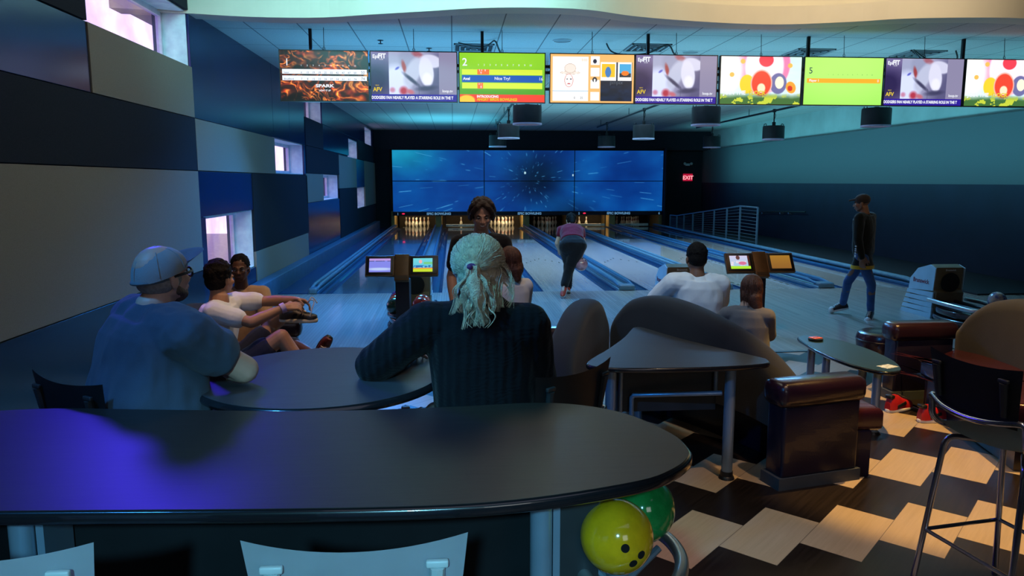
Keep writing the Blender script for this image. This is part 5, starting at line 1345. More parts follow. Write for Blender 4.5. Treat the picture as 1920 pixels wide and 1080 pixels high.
def face_parts(t_, c, R, s=1.0, brow=None, lip=None, smile=False, look=(0, 1, 0), closed=False):
    T = lambda x, y, z: V(c)+R @ V((x, y, z))*s
    for q in (-1, 1):
        e = MB(); e.sphere(T(q*0.031, 0.069, 0.000), 0.0125*s, 16); e.build('eye', mat('eye_white', (0.75, 0.74, 0.72), 0.2), t_)
        e = MB(); d = (R @ V((look[0]*0.6, 1, look[2])).normalized()); e.sphere(T(q*0.031, 0.069, 0.0)+d*0.0062*s, 0.0072*s, 12); e.build('iris', mat('iris_dark', (0.02, 0.012, 0.008), 0.15), t_)
        e = MB(); e.tube([T(q*0.013, 0.088, 0.018), T(q*0.030, 0.086, 0.025), T(q*0.049, 0.074, 0.018)], [0.0035*s, 0.0045*s, 0.002*s], 8); e.build('eyebrow', brow or black_plastic, t_)
        lid = 0.009 if not closed else 0.002
        e = MB(); e.tube([T(q*0.017, 0.080, 0.004), T(q*0.031, 0.0845, lid), T(q*0.045, 0.075, 0.004)], 0.0026*s, 6); e.build('eyelid', brow or black_plastic, t_)
    e = MB()
    if smile:
        e.tube([T(-0.020, 0.084, -0.054), T(-0.011, 0.0915, -0.059), T(0, 0.0945, -0.061), T(0.011, 0.0915, -0.059), T(0.020, 0.084, -0.054)], [0.001*s, 0.0036*s, 0.0042*s, 0.0036*s, 0.001*s], 8)
        e.build('teeth', mat('teeth_white', (0.75, 0.73, 0.68), 0.3), t_)
        e = MB(); e.tube([T(-0.025, 0.081, -0.051), T(-0.013, 0.0915, -0.065), T(0, 0.0945, -0.069), T(0.013, 0.0915, -0.065), T(0.025, 0.081, -0.051)], [0.0012*s, 0.0032*s, 0.004*s, 0.0032*s, 0.0012*s], 8)
    else:
        e.tube([T(-0.022, 0.085, -0.060), T(0, 0.0945, -0.059), T(0.022, 0.085, -0.060)], [0.002*s, 0.0045*s, 0.002*s], 8)
    e.build('lips', lip or mat('lip_brown', (0.22, 0.08, 0.06), 0.5), t_)
def hand_prims(b, w, d, nrm, curl=0.4, thumb=1, s=1.0, tcurl=0.3):
    """w wrist, d towards the fingers, nrm out of the palm, thumb on the side d x nrm * thumb"""
    w = V(w); d = V(d).normalized(); nrm = V(nrm); nrm = (nrm-d*nrm.dot(d)).normalized(); lat = d.cross(nrm)*thumb
    k0 = [w+d*0.085*s+lat*x*s for x in (0.032, 0.011, -0.010, -0.030)]
    for i, k in enumerate(k0):
        b.cap(w+d*0.012*s+lat*(0.018-0.012*i)*s, k, 0.017*s, 0.0115*s, 10)
    b.cap(w, w+d*0.03*s, 0.024*s, 0.024*s, 10)
    for i, (k, L) in enumerate(zip(k0, (0.074, 0.083, 0.077, 0.060))):
        dd = (d+lat*(0.12-0.08*i)).normalized(); p = k; a = 0
        for q, f in enumerate((0.45, 0.31, 0.24)):
            a = curl*(0.75+0.15*i if q == 0 else 1.15)
            dd = (Quaternion(nrm.cross(dd).normalized(), -a) @ dd).normalized() if False else (dd*math.cos(a)+nrm*math.sin(a)).normalized()
            nrm_i = nrm
            e = p+dd*L*f*s; b.cap(p, e, (0.0092-0.0008*q)*s, (0.0086-0.0009*q)*s, 8); p = e
    p0 = w+d*0.022*s+lat*0.022*s; p1 = p0+(d*0.55+lat*0.75+nrm*0.2).normalized()*0.040*s
    p2 = p1+(d*0.8+lat*(0.45-tcurl)+nrm*0.35*(1+tcurl)).normalized()*0.032*s; p3 = p2+(d*0.85+lat*(0.2-tcurl)+nrm*0.4*(1+tcurl)).normalized()*0.025*s
    b.chain([p0, p1, p2, p3], [0.015*s, 0.0115*s, 0.010*s, 0.0085*s], 8)

def person(label, J, skin_m, s=1.0, build=1.0, shirt=None, sleeve=0.5, pants=None, leg=1.0, vox=0.007, hands=(None, None), hem=None, wr=0.006, head_kw={}, shoes=None, neckline=0.05, belly=1.0, group=None, sho=1.0, pant_r=1.0, feet=True):
    """J holds world points; left/right are the person's own"""
    J = {k: V(v) for k, v in J.items()}
    base = V((J['pel'].x, J['pel'].y, 0))
    t_ = thing('person', label, 'person', base, 0, group)
    for k in J:
        if k not in ('face', 'up', 'front'): J[k] = J[k]-base
    sd = (J['shR']-J['shL']).normalized(); hs = (J['hpR']-J['hpL']).normalized()
    neck = J['neck']; pel = J['pel']
    spine = (neck-pel)
    fr = V(J['front']).normalized() if 'front' in J else V((0, 0, 1)).cross(sd)
    R = frame_of(J['face'], J.get('up', V((0, 0, 1))))
    lerp = lambda a, b, f: a.lerp(b, f)
    def fo(f): # front vector at height f of the spine
        side = hs.lerp(sd, f).normalized(); t = spine.normalized(); g = t.cross(side); return side, (g.normalized() if g.dot(fr) > 0 else -g.normalized())
    shw = (J['shR']-J['shL']).length/2
    def torso(e=0.0, f0=0.0, f1=1.0, bk=1.0):
        L = []
        tab = [(-0.30, 0.165*s*build, 0.112*s*build), (-0.06, 0.135*s*build, 0.085*s*build), (0.04, 0.165*s*build, 0.108*s*build), (0.22, 0.158*s*build*belly, 0.112*s*build*belly), (0.42, 0.150*s*build*belly, 0.112*s*build*belly), (0.64, 0.165*s*build, 0.115*s*build), (0.82, shw*0.98, 0.105*s*build), (0.93, shw*0.85, 0.080*s*build), (1.0, 0.075*s, 0.062*s)]
        bend = J.get('mid', None)
        for f, rx, ry in tab:
            if f < f0 or f > f1: continue
            a, g = fo(max(0, min(1, f)))
            c = pel+spine*f
            if bend is not None:
                off = bend-(pel+spine*0.5); c = c+off*(1-(2*f-1)**2)
            L.append((c, a, g, (rx+e)*bk, (ry+e)*bk))
        return L
    # body, one skin
    b = Blob()
    b.loft(torso(-0.020, -0.1, 0.85)); b.chain([pel+spine*0.84, neck], [0.072*s, 0.064*s]); b.chain([neck-spine.normalized()*0.03, J['head']+R @ V((0, -0.025, -0.055))*s], [0.062*s, 0.054*s])
    head_prims(b, J['head'], R, s, **head_kw)
    arms = {}
    for q in 'LR':
        sh, el, wr_ = J['sh'+q], J['el'+q], J['wr'+q]
        cov = 0.80 if shirt is not None else 0.95
        b.chain([sh, lerp(sh, el, 0.45), el], [0.050*s*sho*cov, 0.047*s*sho*cov, 0.040*s*sho]); b.chain([el, lerp(el, wr_, 0.3), wr_], [0.041*s*sho, 0.042*s*sho, 0.025*s])
        arms[q] = (sh, el, wr_)
    for i, q in enumerate('LR'):
        h = hands[i]
        sh, el, wr_ = arms[q]
        if h is None: h = dict(d=(wr_-el), n=V((0, 0, -1)) if abs((wr_-el).normalized().z) < 0.8 else -sd*(1 if q == 'R' else -1), curl=0.35)
        hand_prims(b, wr_, h['d'], h['n'], h.get('curl', 0.4), h.get('thumb', 1 if q == 'R' else -1), s, h.get('tc', 0.2))
    for q in 'LR':
        hp, kn, an = J['hp'+q], J['kn'+q], J['an'+q]
        b.chain([hp, lerp(hp, kn, 0.5), kn], [0.088*s*build, 0.074*s*build, 0.056*s]); b.chain([kn, lerp(kn, an, 0.32), lerp(kn, an, 0.75), an], [0.055*s, 0.056*s, 0.040*s, 0.036*s])
        if 'to'+q in J: b.chain([an-V((0, 0, 0.02))*s, lerp(an-V((0, 0, 0.03))*s, J['to'+q], 0.6)], [0.028*s, 0.018*s])
    b.build('body', skin_m, t_, vox)
    if shirt is not None:
        c = Blob(); ring = torso(0.020*s, -0.1 if hem is None else hem, 0.96)
        c.loft(ring)
        c.chain([pel+spine*0.78, pel+spine*0.865], [0.115*s*build**0.5, 0.090*s*build**0.6])
        for q in 'LR':
            sh, el, wr_ = arms[q]
            inn = pel+spine*0.84+(sh-(pel+spine*0.84))*0.5
            c.cap(inn, sh, 0.086*s*sho, 0.072*s*sho)
            if sleeve <= 1.0:
                e = lerp(sh, el, sleeve); c.chain([sh, e], [0.072*s*sho, 0.066*s*sho])
            else:
                e = lerp(el, wr_, sleeve-1); c.chain([sh, el, e], [0.070*s*sho, 0.058*s*sho, 0.042*s])
        c.build('shirt', shirt, t_, vox*1.1, 5, wr, 9, (1, 1, 0.6))
    if pants is not None:
        c = Blob(); tt = torso(0.010*s, -0.1, 0.30); c.loft(tt)
        for q in 'LR':
            hp, kn, an = J['hp'+q], J['kn'+q], J['an'+q]
            c.cap(pel, hp, 0.10*s*build*pant_r, 0.104*s*build*pant_r)
            if leg <= 1: c.chain([hp, lerp(hp, kn, leg)], [0.104*s*build*pant_r, 0.085*s*build*pant_r])
            else: c.chain([hp, lerp(hp, kn, 0.5), kn, lerp(kn, an, leg-1)], [0.104*s*build*pant_r, 0.088*s*build*pant_r, 0.070*s*pant_r, 0.056*s*pant_r])
        c.build('trousers' if leg > 1 else 'shorts', pants, t_, vox*1.1, 5, wr, 8, (1, 1, 0.7))
    if shoes is not None and feet:
        up_m, so_m, la_m = shoes[:3]
        for q in 'LR':
            an = J['an'+q]; to = J['to'+q]; d = (to-an); L = 0.28*s
            h = thing_empty('shoe_pair_part') if False else None
            e = bpy.data.objects.new('shoe', None)
            # the shoe is built flat and turned onto the foot
            k = MB(); W_ = L*0.17; out = []
            for z in range(28):
                a = 2*PI*z/28; y = L/2+math.cos(a)*L/2; out.append((W_*(0.82+0.28*math.sin(min(1, y/L)*PI*0.9-0.2))*abs(math.sin(a))**0.55*math.copysign(1, math.sin(a)), y))
            f = d.normalized(); up = J.get('fu'+q, V((0, 0, 1))); r = f.cross(up).normalized(); u = r.cross(f)
            heel = an-u*0.085*s-f*0.07*s
            M = Matrix(((r.x, f.x, u.x, heel.x), (r.y, f.y, u.y, heel.y), (r.z, f.z, u.z, heel.z), (0, 0, 0, 1)))
            secs = []
            for y, w, z in ((0.008, 0.6, 0.6), (0.03, 0.9, 1.0), (0.08, 0.95, 1.0), (0.115, 0.95, 0.92), (0.15, 1.0, 0.72), (0.19, 1.05, 0.58), (0.235, 1.0, 0.50), (0.262, 0.75, 0.40), (0.274, 0.4, 0.32)):
                y *= L/0.28; hh = 0.085*z*s
                secs.append([V((W_*w*0.92*math.cos(a), y, 0.024+hh*max(0, math.sin(a))**0.75)) for a in [PI*z2/12 for z2 in range(13)]]+[V((0, y, 0.020))])
            k = MB(); k.sweep(secs); k.bm.transform(M); sh_o = k.build('shoe', up_m, t_)
            k = MB(); k.prism(out, 0.0, 0.028, 0.008); k.bm.transform(M); k.build('sole', so_m, sh_o)
            if len(shoes) > 3: k = MB(); k.sphere((0, L*0.84, 0.03), (W_*1.0, L*0.155, 0.048), 16); k.bm.transform(M); k.build('toe_cap', shoes[3], sh_o)
            k = MB(); zz = MB()
            for z in range(4):
                y = (0.12+z*0.025)*L/0.28; h0 = 0.026+0.085*s*(0.93-z*0.10)
                k.tube([(-0.02, y-0.006, h0-0.003), (0, y, h0+0.004), (0.02, y+0.006, h0-0.003)], 0.0035, 6)
                if z < 3: k.tube([(-0.018, y, h0), (0.018, y+0.025, h0-0.006)], 0.0035, 6)
            k.bm.transform(M); k.build('lace', la_m, sh_o)
    return t_, J, R
def hair_cap(t_, J, R, m, s=1.0, depth=0.0, back=0.0, curls=0, cr=0.014, side=0.0, vox=0.006, front=0.0, low=0.0):
    """short hair as a rough shell over the skull"""
    T = lambda x, y, z: J['head']+R @ V((x, y, z))*s
    b = Blob(); b.ell(T(0, -0.022, 0.048), ((0.080+side)*s, 0.092*s, (0.082+depth)*s), R)
    b.ell(T(0, -0.045, 0.005-low), ((0.072+side)*s, 0.068*s, 0.072*s), R)
    if front: b.ell(T(0, 0.035, 0.085), (0.062*s, (0.042+front)*s, 0.030*s), R)
    rng = random.Random(int(curls)+3)
    for _ in range(int(curls)):
        th = rng.uniform(-PI, PI); ph = rng.uniform(-0.35, 1.5)
        x, y, z = math.cos(th)*math.cos(ph), math.sin(th)*math.cos(ph), math.sin(ph)
        if y > 0.35 and z < 0.52: continue
        c = T((0.078+side)*x, -0.022+0.090*y, 0.045+(0.080+depth)*z)
        b.ell(c, (cr*s*rng.uniform(0.7, 1.25),)*3, None, 8)
    return b.build('hair', m, t_, vox, 2, 0.003*s, 40)

hair_black = mat('hair_black', (0.007, 0.006, 0.006), 0.75, spec=0.15, var=0.4, nscale=60, bmp=0.8, bscale=140)
hair_brown = mat('hair_dark_brown', (0.035, 0.018, 0.012), 0.5, var=0.5, nscale=50, bmp=0.8, bscale=160)
hair_auburn = mat('hair_auburn', (0.10, 0.032, 0.016), 0.5, var=0.4, nscale=40, bmp=0.6, bscale=160)
hair_blond = mat('hair_blond', (0.60, 0.52, 0.36), 0.5, var=0.25, nscale=60, bmp=0.5, bscale=200)
sk_light = skin('skin_light', (0.62, 0.38, 0.28)); sk_tan = skin('skin_tan', (0.42, 0.22, 0.13)); sk_brown = skin('skin_brown', (0.22, 0.105, 0.06)); sk_dark = skin('skin_dark', (0.12, 0.055, 0.032))

def long_hair(t_, T, m, parent, n=240, seed=1, length=0.16, wave=0.006, rr=0.0016, spread=2.5, cz=0.035):
    """strands lying over the skull and falling down"""
    rng = random.Random(seed); k = MB()
    for q in range(n):
        th = rng.uniform(-spread, spread); x, y = math.sin(th), -math.cos(th); L = length*rng.uniform(0.75, 1.1); ph = rng.uniform(0, 6)
        pts = [T(0.01*x, -0.015+0.02*y, cz+0.098)]
        for e in (1.1, 0.7, 0.3, 0.0): pts.append(T(0.090*x*math.cos(e), -0.02+0.102*y*math.cos(e), cz+0.094*math.sin(e)+0.002))
        for i in range(1, 5):
            f = i/4; pts.append(T(0.090*x*(1-0.12*f)+wave*math.sin(ph+4*f), -0.02+0.098*y*(1-0.1*f)+wave*math.cos(ph+4*f), cz-L*f))
        sm = smooth_curve([tuple(p) for p in pts], 3); nn = len(sm)
        k.tube(sm, [rr*(1-0.7*(i/(nn-1))**2) for i in range(nn)], 4)
    o = k.build('hair_strands', m, parent, 180); o['kind'] = 'stuff'; return o
# --- capped man on the stool at the left of the round table
slate_tee = cloth('slate_tee', (0.055, 0.085, 0.13), 0.9, 0.1)
jeans = cloth('jeans_dark', (0.02, 0.035, 0.07), 0.85, 0.2)
t_, J, R = person('heavy man in slate tee, grey cap and glasses leaning on the round table', dict(
    pel=(-1.20, 2.90, 0.83), neck=(-1.155, 2.93, 1.385), head=(-1.125, 2.965, 1.500), face=(0.56, 0.82, 0.12), front=(0.50, 0.86, 0),
    shL=(-1.285, 3.09, 1.315), shR=(-0.985, 2.78, 1.305), elL=(-1.14, 3.36, 1.12), wrL=(-0.99, 3.20, 1.115), elR=(-0.825, 2.93, 1.135), wrR=(-1.0, 3.10, 1.13),
    hpL=(-1.27, 2.97, 0.83), hpR=(-1.12, 2.84, 0.83), knL=(-1.02, 3.30, 0.80), knR=(-0.88, 3.10, 0.80), anL=(-0.98, 3.32, 0.38), anR=(-0.85, 3.14, 0.38), toL=(-0.86, 3.44, 0.30), toR=(-0.72, 3.24, 0.30)),
    sk_light, 1.04, 1.28, slate_tee, 0.50, jeans, 1.9, vox=0.0062, wr=0.010, belly=1.18, sho=1.32, shoes=(blk_l, wht, wht),
    hands=(dict(d=(0.5, -0.7, -0.05), n=(0, 0, -1), curl=0.35), dict(d=(-0.7, 0.5, 0), n=(0, 0, -1), curl=0.35)))
T = lambda x, y, z: J['head']+R @ V((x, y, z))*1.04
b = Blob(); b.ell(T(0, -0.015, -0.01), (0.080, 0.088, 0.062), R)    # close grey hair under the cap
b.build('hair', mat('hair_grey_short', (0.30, 0.27, 0.24), 0.7, var=0.2, nscale=80), t_, 0.006, 2, 0.001, 60)
b = Blob(); b.ell(T(0, 0.040, -0.075), (0.052, 0.046, 0.034), R); b.cap(T(0.06, 0.01, -0.05), T(0.03, 0.06, -0.08), 0.018, 0.014); b.cap(T(-0.06, 0.01, -0.05), T(-0.03, 0.06, -0.08), 0.018, 0.014)
b.build('beard', mat('beard_grey_brown', (0.10, 0.07, 0.05), 0.8, var=0.4, nscale=120), t_, 0.005, 2, 0.002, 60)
capm = cloth('cap_grey_cotton', (0.26, 0.30, 0.31), 0.85, 0.12, 0.3, 300)
k = MB(); n = 20; secs = []
for i in range(13):      # crown of the cap, low at the back
    ph = PI/2*(i/12.0); r = math.cos(ph)**0.8 if i < 12 else 0.02; z = math.sin(ph)
    secs.append([T(0.088*r*math.cos(a), -0.008+0.104*r*math.sin(a), 0.018+0.092*z+(0.020*math.sin(a)-0.005)*(1-z)) for a in [2*PI*q/36 for q in range(36)]])
k.sweep(secs); cp = k.build('cap', capm, t_, 60)
k = MB()      # curved brim
rows = []
for i in range(7):
    v = i/6; row = []
    for j in range(13):
        u = -1+2*j/12; ang = u*1.05
        rr = 0.098+v*0.082*math.cos(u*1.25)
        row.append(T(0.86*math.sin(ang)*rr*(1-0.12*v), -0.008+math.cos(ang)*rr*1.05, 0.042+0.034*v-0.020*u*u*(0.6+v*0.7)))
    rows.append(row)
vs = [[k.bm.verts.new(p) for p in row] for row in rows]
for i in range(6):
    for j in range(12): k.bm.faces.new((vs[i][j], vs[i+1][j], vs[i+1][j+1], vs[i][j+1]))
bmesh.ops.solidify(k.bm, geom=k.bm.faces[:], thickness=0.004)
k.build('brim', capm, cp)
k = MB(); k.tube([T(0.07*math.cos(a), -0.008-0.108*abs(math.sin(a)), -0.002) for a in [PI*q/10 for q in range(11)]], 0.007, 8); k.build('strap', mat('cap_strap', (0.12, 0.16, 0.18), 0.6), cp)
k = MB(); k.sphere(T(0, -0.008, 0.112), 0.008, 10); k.build('button', capm, cp)
for a in range(6): MB().tube([T(0.0885*math.cos(a*PI/3+0.5)*math.cos(p)**0.8, -0.008+0.1045*math.sin(a*PI/3+0.5)*math.cos(p)**0.8, 0.018+0.0925*math.sin(p)+0.015*math.sin(a*PI/3+0.5)*(1-math.sin(p))) for p in (0.05, 0.35, 0.7, 1.05, 1.4)], 0.0022, 6).build('seam', capm, cp)
def glasses(t_, T, m, s=1.0):
    g = None
    for q in (-1, 1):
        k = MB(); k.tube([T(q*(0.033+0.023*math.cos(a)), 0.094-0.006*abs(math.cos(a)), 0.0+0.017*math.sin(a)) for a in [2*PI*i/20 for i in range(20)]], 0.0028*s, 8, closed=True)
        if q == -1: k.tube([T(-0.011, 0.094, 0.004), T(0, 0.100, 0.008), T(0.011, 0.094, 0.004)], 0.0026*s, 8)
        k.tube([T(q*0.056, 0.088, 0.006), T(q*0.079, 0.05, 0.008), T(q*0.082, -0.01, 0.006)], 0.0032*s, 8)
        g = k.build('glasses', m, t_) if g is None else k.build('rim', m, g)
glasses(t_, T, black_plastic, 1.6)
face_parts(t_, J['head'], R, 1.04, mat('brow_grey', (0.2, 0.16, 0.13), 0.8))

# --- blonde woman in black sweater, seen from behind
def knit(name, col):
    m, t, b = nt(name); N = t.nodes.new; L = t.links.new
    c = coords(t); b.inputs['Base Color'].default_value = (*col, 1); b.inputs['Roughness'].default_value = 0.95; b.inputs['Specular IOR Level'].default_value = 0.1; b.inputs['Sheen Weight'].default_value = 0.05
    w = N('ShaderNodeTexWave'); w.wave_type = 'BANDS'; w.bands_direction = 'X'; w.inputs['Scale'].default_value = 9; w.inputs['Distortion'].default_value = 2.5; w.inputs['Detail'].default_value = 2; L(c, w.inputs['Vector'])
    w2 = N('ShaderNodeTexWave'); w2.wave_type = 'BANDS'; w2.bands_direction = 'Z'; w2.inputs['Scale'].default_value = 16; w2.inputs['Distortion'].default_value = 14; L(c, w2.inputs['Vector'])
    ad = N('ShaderNodeMath'); ad.operation = 'MULTIPLY_ADD'; ad.inputs[1].default_value = 0.18; L(w2.outputs['Fac'], ad.inputs[0]); L(w.outputs['Fac'], ad.inputs[2])
    bump(t, b, ad.outputs[0], 0.7, 0.006); return m
sweater = knit('black_cable_knit', (0.006, 0.0065, 0.009))
t_, J, R = person('blonde woman in black knit sweater seen from behind, leaning on the round table', dict(
    pel=(0.13, 2.93, 0.84), neck=(0.10, 2.88, 1.405), head=(0.095, 2.90, 1.522), face=(0.10, 1, -0.12), front=(-0.1, 1, 0),
    shL=(-0.105, 2.87, 1.315), shR=(0.285, 2.85, 1.305), elL=(-0.325, 3.00, 1.125), wrL=(-0.22, 3.22, 1.12), elR=(0.335, 2.96, 1.06), wrR=(0.16, 3.14, 1.10),
    hpL=(0.04, 2.94, 0.84), hpR=(0.22, 2.94, 0.84), knL=(-0.08, 3.32, 0.80), knR=(0.22, 3.36, 0.80), anL=(-0.08, 3.30, 0.36), anR=(0.22, 3.34, 0.36), toL=(-0.08, 3.45, 0.28), toR=(0.22, 3.49, 0.28)),
    sk_light, 1.0, 1.12, None, 1.9, cloth('black_trousers', (0.01, 0.01, 0.013)), 1.9, vox=0.0065, shoes=(blk_l, blk_l, blk_l), sho=1.2)
b = Blob()
J0 = J; pv = J['pel']; sp = J['neck']-pv; sd = (J['shR']-J['shL']).normalized(); fr = V((0, 0, 1)).cross(sd)
fr = fr if fr.y > 0 else -fr
b.loft([(pv+sp*f, sd, fr, rx, ry) for f, rx, ry in ((-0.10, 0.19, 0.15), (0.05, 0.205, 0.165), (0.3, 0.205, 0.16), (0.6, 0.215, 0.155), (0.78, 0.225, 0.145), (0.90, 0.19, 0.115), (0.99, 0.11, 0.085), (1.03, 0.082, 0.074))])
for q, k_ in (('L', 1), ('R', 1)):
    b.cap(pv+sp*0.82, J['sh'+q], 0.10, 0.088); b.chain([J['sh'+q], J['el'+q]], [0.090, 0.080]); b.chain([J['el'+q], J['wr'+q]], [0.078, 0.045])
b.build('sweater', sweater, t_, 0.007, 6, 0.006, 9, (1, 1, 0.5))
T = lambda x, y, z: J['head']+R @ V((x, y, z))
# hair: gathered into a loose ponytail
b = Blob(); b.ell(T(0, -0.018, 0.042), (0.090, 0.103, 0.090), R); b.ell(T(0, -0.045, -0.005), (0.082, 0.080, 0.080), R); b.ell(T(0.0, -0.03, -0.045), (0.080, 0.074, 0.062), R)
tie = V((-0.015, -0.135, 0.005))
b.ell(T(*(tie*1)), (0.030, 0.022, 0.028), R)
b.chain([T(-0.015, -0.145, 0.0), T(-0.008, -0.160, -0.04), T(0.004, -0.155, -0.10), T(0.012, -0.142, -0.14)], [0.016, 0.026, 0.030, 0.018])
hr = b.build('hair', hair_blond, t_, 0.006, 3, 0.004, 30, (1, 1, 0.6))
rng = random.Random(11)
strand_bm = MB()
def strand(pts, r0):
    sm = smooth_curve([tuple(p) for p in pts], 4); n = len(sm)
    strand_bm.tube(sm, [r0*(1-0.75*(i/(n-1))**1.5) for i in range(n)], 5)
for q in range(1300):      # swept from the hairline to the tie, a little untidy
    th = rng.uniform(-2.7, 2.7); ph = rng.uniform(-0.3, 1.4)
    x, y, z = math.sin(th)*math.cos(ph), -math.cos(th)*math.cos(ph), math.sin(ph)
    p0 = V((0.092*x, -0.018+0.105*y, 0.040+0.094*z)); pts = []; jit = V((rng.gauss(0, 1), rng.gauss(0, 1), rng.gauss(0, 1)))*0.006; lift = rng.uniform(0, 0.004)
    for f in (0, 0.3, 0.6, 0.85, 1.0):
        p = p0.lerp(tie, f)+jit*math.sin(f*PI)+V((0.012*math.sin(f*PI), 0, 0.014*math.sin(f*PI)*x)); c = V((0, -0.02, 0.035)); dd = p-c; rr = 0.099+lift
        tgt = c+dd.normalized()*rr*(1.05 if f < 0.8 else 1.15)
        pts.append(T(*(tgt if f < 0.95 else tie)))
    strand(pts, rng.uniform(0.0006, 0.0013))
for q in range(34):       # the tail: wavy clumps with curling ends
    a = rng.uniform(0, 2*PI); sp_ = 0.012+0.050*rng.random()**0.7; L_ = rng.uniform(0.12, 0.21); ph = rng.uniform(0, 6); amp = rng.uniform(0.004, 0.011); dx = rng.gauss(0.012, 0.018)
    for w_s in range(22):
        ja = rng.uniform(0, 2*PI); jr = 0.011*rng.random()**0.5
        pts = [T(*tie), T(tie.x+math.cos(a)*0.020+jr*math.cos(ja)*0.4, tie.y-0.026+math.sin(a)*0.010, tie.z+0.006+jr*0.3)]
        for i in range(1, 8):
            f = i/7; g = math.sin(min(1, f*1.6)*PI*0.5)
            pts.append(T(tie.x+math.cos(a)*sp_*g+dx*f+amp*math.sin(f*11+ph)+jr*math.cos(ja)*(0.5+f*0.7), tie.y-0.030+math.sin(a)*sp_*0.55*g+0.02*f+amp*math.cos(f*9+ph), tie.z-L_*f+0.004*math.sin(7*f+ja)+0.02*max(0, f-0.8)*math.sin(ph)*5))
        strand(pts, rng.uniform(0.0008, 0.0016))
for q in range(16):       # loose locks falling at the right and over the nape
    x0 = rng.uniform(-0.03, 0.082); y0 = -0.10+0.05*abs(x0)/0.08; L_ = rng.uniform(0.10, 0.17); ph = rng.uniform(0, 6); amp = rng.uniform(0.003, 0.008)
    for w_s in range(24):
        ja = rng.uniform(0, 2*PI); jr = 0.012*rng.random()**0.5
        pts = [T(x0*0.7, y0-0.015, 0.045)]
        for i in range(0, 7):
            f = i/6; pts.append(T(x0+jr*math.cos(ja)+amp*math.sin(f*8+ph)+0.01*f, y0-0.012-0.02*f+jr*math.sin(ja)*0.5+amp*math.cos(f*7+ph), 0.01-L_*f))
        strand(pts, rng.uniform(0.0008, 0.0015))
for q in range(40):       # flyaway wisps at the right
    z0 = rng.uniform(-0.04, 0.05); pts = [T(0.085, -0.05, z0), T(0.110, -0.04+rng.uniform(-0.02, 0.02), z0-0.02), T(0.125+rng.uniform(0, 0.02), -0.05, z0-0.07), T(0.115+rng.uniform(-0.02, 0.03), -0.06, z0-0.12)]
    strand(pts, 0.0011)
for q in range(5):        # two loose curls hanging down the back
    x0 = -0.02+0.02*q; pts = [T(x0+0.016*math.sin(i*1.7+q), -0.150+0.008*math.cos(i*1.7), -0.12-0.024*i) for i in range(5)]; strand(pts, 0.004)
st_o = strand_bm.build('hair_strands', hair_blond, hr, 180); st_o['kind'] = 'stuff'
k = MB(); k.tube([T(tie.x+0.015*math.cos(a), tie.y-0.022+0.006*math.sin(a), tie.z+0.015*math.sin(a)) for a in [2*PI*i/16 for i in range(16)]], 0.006, 8, closed=True); k.build('hair_tie', mat('hair_tie_purple', (0.10, 0.02, 0.14), 0.6), hr)
k = MB(); k.sphere(T(tie.x-0.004, tie.y-0.038, tie.z+0.004), (0.012, 0.007, 0.011), 12); k.build('tie_bead', mat('hair_tie_purple', (0, 0, 0)), hr)
k = MB(); a0 = J['neck']; k.tube([a0+V((0.075*math.cos(a), 0.07*math.sin(a)-0.0, 0.006-0.018*(1-math.sin(a))/2)) for a in [2*PI*i/24 for i in range(24)]], 0.0016, 6, closed=True); k.build('necklace', mat('necklace_silver', (0.8, 0.8, 0.8), 0.15, 1.0), t_)

# --- young man walking back in a black tee
t_, J, R = person('smiling young man in black tee with wavy dark hair walking back from the lanes', dict(
    pel=(0.215, 5.98, 0.93), neck=(0.22, 5.96, 1.455), head=(0.225, 5.905, 1.600), face=(0.03, -1, -0.30), front=(0, -1, 0),
    shL=(0.395, 5.96, 1.375), shR=(0.045, 5.96, 1.375), elL=(0.46, 6.0, 1.10), elR=(-0.02, 6.0, 1.10), wrL=(0.44, 5.86, 0.86), wrR=(0.0, 5.88, 0.86),
    hpL=(0.31, 5.98, 0.92), hpR=(0.12, 5.98, 0.92), knL=(0.32, 5.86, 0.50), knR=(0.11, 6.02, 0.50), anL=(0.32, 5.90, 0.09), anR=(0.11, 6.25, 0.10), toL=(0.33, 5.74, 0.03), toR=(0.10, 6.10, 0.03)),
    skin('skin_olive', (0.62, 0.36, 0.26)), 1.0, 0.98, cloth('black_tee', (0.012, 0.011, 0.014)), 0.62, jeans, 1.97, vox=0.0055, wr=0.004, shoes=(wht, wht, wht), head_kw=dict(jaw=1.0))
face_parts(t_, J['head'], R, 1.0, hair_black, mat('lip_rose', (0.38, 0.12, 0.10), 0.45), smile=True, look=(0, 1, -0.5), closed=True)
T = lambda x, y, z: J['head']+R @ V((x, y, z))
b = Blob(); b.ell(T(0, -0.028, 0.052), (0.088, 0.092, 0.088), R); b.ell(T(0, -0.05, 0.0), (0.086, 0.068, 0.080), R)
rng = random.Random(4)
for q in range(90):
    th = rng.uniform(-PI, PI); ph = rng.uniform(-0.5, 1.4); x, y, z = math.sin(th)*math.cos(ph), -math.cos(th)*math.cos(ph), math.sin(ph)
    if y > 0.25 and z < 0.62: continue
    b.ell(T(0.088*x, -0.028+0.090*y, 0.045+0.088*z), (0.017, 0.017, 0.015), None, 8)
for s in (-1, 1):       # centre parting, waves over the temples
    b.chain([T(s*0.006, 0.052, 0.118), T(s*0.040, 0.078, 0.092), T(s*0.070, 0.062, 0.055), T(s*0.086, 0.040, 0.010), T(s*0.088, 0.012, -0.030)], [0.020, 0.020, 0.019, 0.018, 0.013])
    b.chain([T(s*0.02, 0.03, 0.132), T(s*0.07, 0.04, 0.10), T(s*0.095, 0.01, 0.04), T(s*0.092, -0.02, -0.03)], [0.02, 0.022, 0.02, 0.016])
b.build('hair', hair_brown, t_, 0.0055, 2, 0.004, 45)

